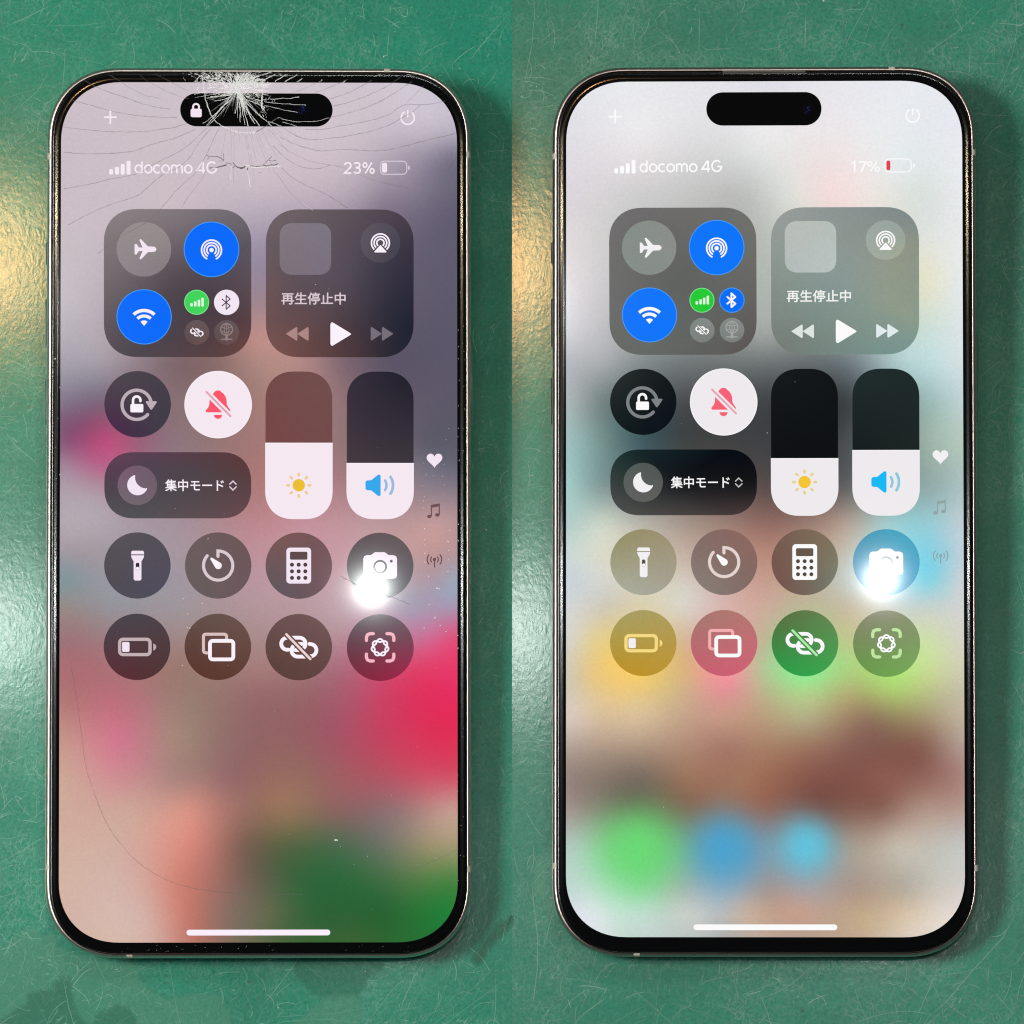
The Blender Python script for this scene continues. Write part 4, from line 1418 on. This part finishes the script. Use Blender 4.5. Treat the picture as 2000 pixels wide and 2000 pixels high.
CR1 = [[(640, 610), (720, 655), (850, 705), (1000, 755), (1130, 800), (1290, 825)], [(825, 565), (920, 625), (1010, 680), (1100, 720), (1215, 745)],
       [(1045, 560), (1130, 625), (1240, 680), (1370, 735), (1430, 745)], [(1170, 560), (1290, 620), (1420, 690)],
       [(555, 762), (700, 800), (850, 840), (1000, 868), (1150, 884), (1340, 888)], [(485, 962), (650, 980), (800, 993), (960, 996), (1120, 990), (1300, 965), (1420, 930)],
       [(488, 1150), (650, 1162), (850, 1158), (1010, 1140), (1150, 1090), (1330, 1040), (1480, 975)],
       [(480, 1428), (650, 1395), (850, 1350), (1040, 1308), (1180, 1230), (1340, 1150), (1440, 1080), (1560, 965)],
       [(515, 1700), (700, 1600), (860, 1535), (1040, 1475), (1130, 1400), (1240, 1310), (1330, 1270), (1430, 1190), (1500, 1080), (1590, 975)],
       [(745, 1910), (900, 1795), (1130, 1660), (1220, 1570), (1330, 1440), (1480, 1300), (1545, 1190), (1600, 1080), (1650, 975)],
       [(1370, 1570), (1430, 1470), (1530, 1340), (1560, 1270)]]
CR2 = [[(270, 700), (400, 650), (500, 605)], [(440, 700), (560, 655), (690, 600)], [(550, 745), (680, 705), (780, 655), (870, 605)],
       [(580, 800), (700, 770), (850, 715), (1000, 640), (1090, 575)], [(560, 885), (700, 850), (850, 800), (1000, 725), (1170, 615)],
       [(370, 975), (480, 977), (650, 945), (850, 910), (1000, 860), (1115, 790), (1290, 785), (1420, 760)],
       [(200, 960), (330, 1035), (450, 1050), (650, 1030), (850, 990), (1000, 940), (1090, 890), (1190, 830), (1235, 790)], [(1115, 790), (1190, 715), (1260, 645)],
       [(180, 1030), (280, 1080), (400, 1120), (500, 1135), (680, 1125), (850, 1135), (1000, 1125), (1150, 1090), (1300, 1050), (1490, 1005)],
       [(160, 1080), (260, 1145), (380, 1205), (520, 1238), (640, 1258), (740, 1300), (870, 1350), (1000, 1385), (1150, 1415)],
       [(130, 1100), (200, 1170), (300, 1240), (400, 1270), (480, 1268), (560, 1240)], [(190, 1265), (300, 1355), (420, 1415), (530, 1465), (620, 1520), (690, 1570)],
       [(150, 1300), (250, 1440), (340, 1530), (420, 1590), (470, 1640)]]
for i, l in enumerate(CR1):
    crack(c1(l), 1.6, 0.55 if i not in (1, 2, 3, 10) else 0.36)
for i, l in enumerate(CR2):
    crack(c2(l), 1.6, 0.55 if i not in (0, 7, 9, 12) else 0.34)
crack([(139, 1300), (146, 1335), (152, 1380), (160, 1440), (169, 1500), (183, 1545), (200, 1590), (222, 1630), (240, 1652), (262, 1677), (291, 1699), (330, 1720), (380, 1735), (430, 1742), (480, 1745), (530, 1747), (590, 1747)], 1.5, 0.55)
crack([(800, 1700), (850, 1680), (893, 1660)], 1.6, 0.4)
crack([(663, 1122), (680, 1131), (698, 1141)], 1.4, 0.5)
crack([(752, 1161), (768, 1165), (800, 1178)], 1.4, 0.5)
# fine spokes below the island
for a in range(22):
    x = 440 + a * 4.6 + rc.uniform(-2, 2)
    ang = math.radians(90 - (x - 462) * 0.62 + rc.uniform(-4, 4))
    y0 = 248 + rc.uniform(0, 4)
    ln = rc.choice((14, 18, 26, 60, 90)) * rc.uniform(0.7, 1.2)
    crack([(x, y0), (x + math.cos(ang) * ln * .5, y0 + math.sin(ang) * ln * .5), (x + math.cos(ang) * ln, y0 + math.sin(ang) * ln)], 1.1, 0.34)
# the broken ledge across the carrier line
for l, wd, op in (([(145, 1110), (220, 1130), (290, 1130), (370, 1180)], 2.6, 0.95), ([(310, 1195), (370, 1178), (360, 1080)], 1.6, 0.8), ([(190, 1272), (250, 1272), (310, 1258), (400, 1234)], 4.0, 1.0),
                  ([(160, 1165), (190, 1130)], 1.8, 0.8), ([(400, 1205), (430, 1215), (465, 1222)], 3.0, 0.9), ([(480, 1205), (515, 1240), (480, 1272)], 2.6, 1.0),
                  ([(515, 1240), (580, 1272), (640, 1250)], 3.4, 1.0), ([(570, 1275), (625, 1260)], 4.2, 1.0), ([(700, 1242), (780, 1250), (850, 1240), (900, 1200), (935, 1165), (970, 1120)], 2.0, 0.9),
                  ([(860, 1235), (930, 1243), (1000, 1234), (1052, 1214)], 3.6, 1.0), ([(930, 1180), (980, 1182), (1018, 1172)], 2.2, 0.9), ([(660, 1265), (668, 1300)], 3.0, 0.9), ([(800, 1322), (835, 1332)], 1.6, 0.7)):
    crack(c7(l), wd * 0.62, op, make_film('crack_gap', (0.05, 0.045, 0.05), 0.9, attr=True) if 'crack_gap' not in bpy.data.materials else bpy.data.materials['crack_gap'], jitter=0.5)
for l, wd, op in (([(690, 1262), (780, 1268), (880, 1258)], 2.0, 0.9), ([(900, 1258), (1000, 1250), (1080, 1248)], 2.2, 0.9), ([(470, 1260), (458, 1330), (456, 1420)], 1.8, 0.6), ([(665, 1310), (685, 1400), (705, 1510)], 2.2, 0.7),
                  ([(690, 1040), (698, 1100)], 1.6, 0.5), ([(890, 970), (920, 1020)], 1.8, 0.7), ([(640, 1240), (690, 1240)], 2.4, 0.8), ([(1350, 1705), (1400, 1740), (1480, 1800)], 1.6, 0.4)):
    crack(c7(l), wd * 0.75, op, M_SHARD, jitter=0.5)
# ring of the blow
ring = c7([(100, 120), (118, 220), (130, 350), (150, 460), (190, 560), (230, 640), (280, 700), (340, 745), (450, 795), (550, 825), (650, 838), (770, 820)])
crack(ring, 2.0, 0.75, M_SHARD, jitter=0.9)
crack(c7([(770, 820), (860, 775), (950, 710), (1040, 640)]), 2.0, 0.8)
crack(c7([(845, 330), (852, 400), (840, 480), (860, 540)]), 2.6, 0.9, M_SHARD, jitter=0.8)
# long light streaks across the border and the island
for l, wd in (([(830, 190), (930, 140), (1010, 105)], 3.2), ([(1010, 190), (1080, 150), (1150, 105)], 2.6), ([(1130, 195), (1210, 150), (1295, 100)], 2.4), ([(1280, 195), (1350, 150)], 2.0), ([(1560, 195), (1605, 168)], 1.6),
              ([(1850, 200), (1900, 175)], 1.6), ([(880, 445), (1100, 470), (1400, 482)], 1.5), ([(940, 410), (1150, 400), (1315, 385)], 1.6), ([(880, 490), (1080, 535), (1290, 575)], 1.6), ([(1040, 640), (1250, 690), (1480, 690), (1690, 640)], 1.3),
              ([(1100, 690), (1200, 720), (1290, 752)], 1.5), ([(930, 690), (1010, 720), (1090, 752)], 1.6), ([(180, 310), (60, 335), (0, 352)], 2.0), ([(430, 420), (330, 540), (210, 650), (110, 720)], 1.7),
              ([(380, 520), (270, 650), (160, 750)], 1.4), ([(640, 90), (760, 120), (900, 95)], 1.6), ([(0, 90), (80, 130), (180, 190)], 1.8), ([(10, 190), (60, 130), (130, 90)], 1.8), ([(150, 120), (230, 160), (330, 100)], 2.2)):
    crack(c7(l), wd * 0.72, 0.72, M_SHARD, jitter=0.5)


for a, b, wd in (((1060, 330), (1210, 680), 4.6), ((1040, 330), (1150, 560), 4.0), ((1150, 560), (1272, 1022), 2.0), ((1190, 640), (1465, 1022), 1.8), ((1180, 620), (1385, 980), 1.9), ((1150, 600), (1222, 1000), 1.3),
                 ((1130, 600), (1128, 965), 1.2), ((1090, 600), (1045, 810), 1.3), ((1000, 540), (655, 870), 1.6), ((980, 500), (560, 1010), 1.1), ((1220, 610), (1510, 870), 1.3), ((1240, 640), (1680, 1020), 1.3),
                 ((1000, 480), (620, 520), 1.8), ((980, 520), (700, 600), 1.2), ((960, 460), (560, 545), 1.5), ((1230, 560), (1560, 700), 1.2), ((1240, 520), (1500, 590), 1.5), ((1000, 330), (560, 230), 1.3), ((1020, 300), (700, 130), 1.5),
                 ((1080, 300), (1290, 150), 2.0), ((1110, 320), (1480, 150), 1.6), ((1130, 350), (1600, 420), 1.8), ((1060, 290), (1090, 140), 2.2), ((1120, 380), (1500, 330), 1.6)):
    crack(c8([a, ((a[0] + b[0]) / 2 + rc.gauss(0, 6), (a[1] + b[1]) / 2 + rc.gauss(0, 6)), b]), wd * 0.85, 0.9, M_SHARD, jitter=0.45, z=8.28)


def shards(name, gen, count, z):
    V, F, O = [], [], []
    for _ in range(count):
        (x0, y0), (x1, y1), wd, op = gen()
        a, b = DL.P(x0, y0, z), DL.P(x1, y1, z)
        l = math.hypot(b[0] - a[0], b[1] - a[1]) or 1e-9
        hx, hy = -(b[1] - a[1]) / l * wd * 0.0937 * MM * 0.5, (b[0] - a[0]) / l * wd * 0.0937 * MM * 0.5
        k = len(V)
        zz = z * MM + rc.uniform(0, 0.05) * MM
        f = rc.uniform(0.1, 0.5)
        V += [(a[0] + hx, a[1] + hy, zz), (a[0] - hx, a[1] - hy, zz), (b[0] - hx * f, b[1] - hy * f, zz + rc.uniform(-.01, .03) * MM), (b[0] + hx * f, b[1] + hy * f, zz)]
        O += [op] * 4
        F.append((k, k + 1, k + 2, k + 3))
    o = obj(name, V, F, M_SHARD, broken_glass, attrs={'opacity': ('FLOAT', O)})
    o['kind'] = 'stuff'
    return o


IX, IY = 462.0, 176.0


def gen_spoke():
    a = math.radians(rc.uniform(-8, 190)) if rc.random() < 0.55 else math.radians(rc.gauss(68, 24))
    r0 = abs(rc.gauss(6, 8))
    ln = abs(rc.gauss(30, 20)) + 6
    x0, y0 = IX + 8 * (r0 / 40) + math.cos(a) * r0, IY + math.sin(a) * r0 * 0.9
    x1, y1 = x0 + math.cos(a) * ln, y0 + math.sin(a) * ln * 0.85
    y1 = min(y1, 246)
    return (x0, y0), (x1, y1), rc.uniform(0.5, 1.6), rc.choice((0.12, 0.25, 0.9)) * max(0.25, 1 - r0 / 60)


def gen_core():
    cx, cy, sx, sy = rc.choice(((462, 172, 14, 8), (484, 158, 16, 7), (505, 172, 10, 9), (470, 152, 20, 5), (462, 166, 12, 7), (425, 156, 14, 8), (490, 162, 12, 6), (478, 156, 10, 5)))
    x, y = rc.gauss(cx, sx), rc.gauss(cy, sy)
    y = max(143, min(190, y))
    a = math.atan2(y - 186, x - IX) + rc.gauss(0, 0.5)
    ln = abs(rc.gauss(7, 4)) + 2
    return (x, y), (x + math.cos(a) * ln, max(141, y + math.sin(a) * ln * 0.7)), rc.uniform(0.6, 1.9), rc.uniform(0.3, 1.0)


def gen_left():
    x, y = 412 + rc.gauss(0, 16), 160 + rc.gauss(0, 12)
    y = max(143, min(205, y))
    a = rc.uniform(0, TAU)
    ln = abs(rc.gauss(5, 4)) + 1.5
    return (x, y), (x + math.cos(a) * ln, max(141, y + math.sin(a) * ln)), rc.uniform(0.6, 2.4), rc.uniform(0.15, 0.75)


def gen_spine():
    t = rc.random()
    x, y = 459 + t * 20 + rc.gauss(0, 2.4), 160 + t * 52 + rc.gauss(0, 2)
    a = math.radians(68 + rc.gauss(0, 14))
    ln = rc.uniform(5, 16)
    return (x, y), (x + math.cos(a) * ln, y + math.sin(a) * ln), rc.uniform(0.9, 2.4), rc.uniform(0.4, 1.0)


def gen_right():
    x, y = 512 + rc.gauss(0, 9), 200 + rc.gauss(0, 12)
    a = rc.uniform(0, TAU)
    ln = abs(rc.gauss(4, 3)) + 1.5
    return (x, y), (x + math.cos(a) * ln, y + math.sin(a) * ln), rc.uniform(0.6, 1.7), rc.uniform(0.2, 0.85)


def gen_rim():
    x = rc.choice((rc.uniform(352, 560), rc.uniform(330, 860)))
    y = rc.uniform(143, 150)
    a = rc.uniform(-0.6, 0.9)
    ln = rc.uniform(1.5, 7)
    return (x, y), (x + math.cos(a) * ln, y + math.sin(a) * ln * 0.5), rc.uniform(0.5, 1.3), rc.uniform(0.1, 0.6)


shards('crushed_glass', gen_core, 640, 8.27)
shards('splinters', gen_spoke, 110, 8.265)
shards('crushed_spine', gen_spine, 90, 8.30)
shards('crumbs', gen_left, 90, 8.27)
shards('crumbs', gen_right, 60, 8.27)
shards('rim_chips', gen_rim, 120, 8.20)


# dust and grit on the glass
def dust(parent, spots):
    V, F, O = [], [], []
    for x, y, r, op in spots:
        k = len(V)
        n = 7
        for i in range(n):
            q = r * rc.uniform(0.7, 1.2)
            V.append(DL.P(x + q * math.cos(TAU * i / n), y + q * math.sin(TAU * i / n), 8.266))
            O.append(op)
        F.append(tuple(reversed(range(k, k + n))))
    o = obj('dust', V, F, M_DUST, parent, attrs={'opacity': ('FLOAT', O)})
    o['kind'] = 'stuff'


k5 = crop(800, 1000, 4.83)
sp = [(x, y, 1.2, 0.95) for x, y in k5([(138, 145), (140, 250), (143, 300), (140, 380), (140, 465), (175, 595), (360, 267), (362, 350), (362, 440), (358, 552), (182, 860), (135, 1082), (285, 1060), (340, 1120), (375, 165), (455, 260), (458, 105), (490, 1132), (453, 1155), (455, 1275)])]
sp += [(x, y, 1.7, 0.95) for x, y in k5([(255, 710), (275, 712), (235, 985)])]
sp += [(x, y, 1.2, 0.8) for x, y in crop(180, 1020, 5.682)([(1285, 172), (1008, 835), (1220, 890), (1055, 1160), (1083, 1163), (1000, 1577), (1060, 1008)])]
sp += [(655, 1640, 2.2, 1.0), (658, 1640.5, 1.8, 1.0), (717, 1672, 1.0, 0.5), (565, 1628, 1.0, 0.6), (616, 554, 1.2, 0.8), (342, 991, 1.0, 0.7), (109, 699, 1.8, 0.9), (116, 590, 1.0, 0.7), (118, 755, 1.0, 0.6), (118, 925, 1.2, 0.8)]
sp += [(x, y, 1.0, 0.5) for x, y in crop(800, 600, 4.83)([(130, 1465), (325, 1470), (150, 1570), (305, 1585), (222, 1580), (120, 1675), (325, 1665), (135, 1775), (318, 1758), (128, 1815), (128, 1878), (340, 1240), (365, 1130), (455, 1130), (450, 1210), (465, 1435), (500, 1340), (455, 475), (452, 205), (455, 360), (455, 920)])]
for _ in range(70):
    sp.append((rc.uniform(130, 880), rc.uniform(450, 1800), rc.uniform(0.4, 0.8), rc.uniform(0.15, 0.5)))
for _ in range(120):
    s_ = rc.random()
    if s_ < 0.35:
        sp.append((rc.uniform(104, 119), rc.uniform(230, 1700), rc.uniform(0.4, 0.9), rc.uniform(0.1, 0.5)))
    elif s_ < 0.7:
        sp.append((rc.uniform(893, 908), rc.uniform(300, 1750), rc.uniform(0.4, 1.0), rc.uniform(0.15, 0.6)))
    else:
        sp.append((rc.uniform(220, 800), rc.uniform(1846, 1860), rc.uniform(0.4, 0.9), rc.uniform(0.1, 0.5)))
dust(broken_glass, sp)
sp = [(*right_to_left(x, y), r, o_) for x, y, r, o_ in ((1297, 1569, 1.0, 0.7), (1168, 1684, 0.8, 0.4), (1499, 840, 1.0, 0.8), (1333, 822, 0.7, 0.4), (1089, 1535, 0.7, 0.6), (1901, 1520, 0.7, 0.5), (1553, 741, 0.7, 0.5))]
for _ in range(26):
    sp.append((rc.uniform(130, 880), rc.uniform(300, 1800), rc.uniform(0.35, 0.6), rc.uniform(0.1, 0.35)))
dust(intact_glass, sp)
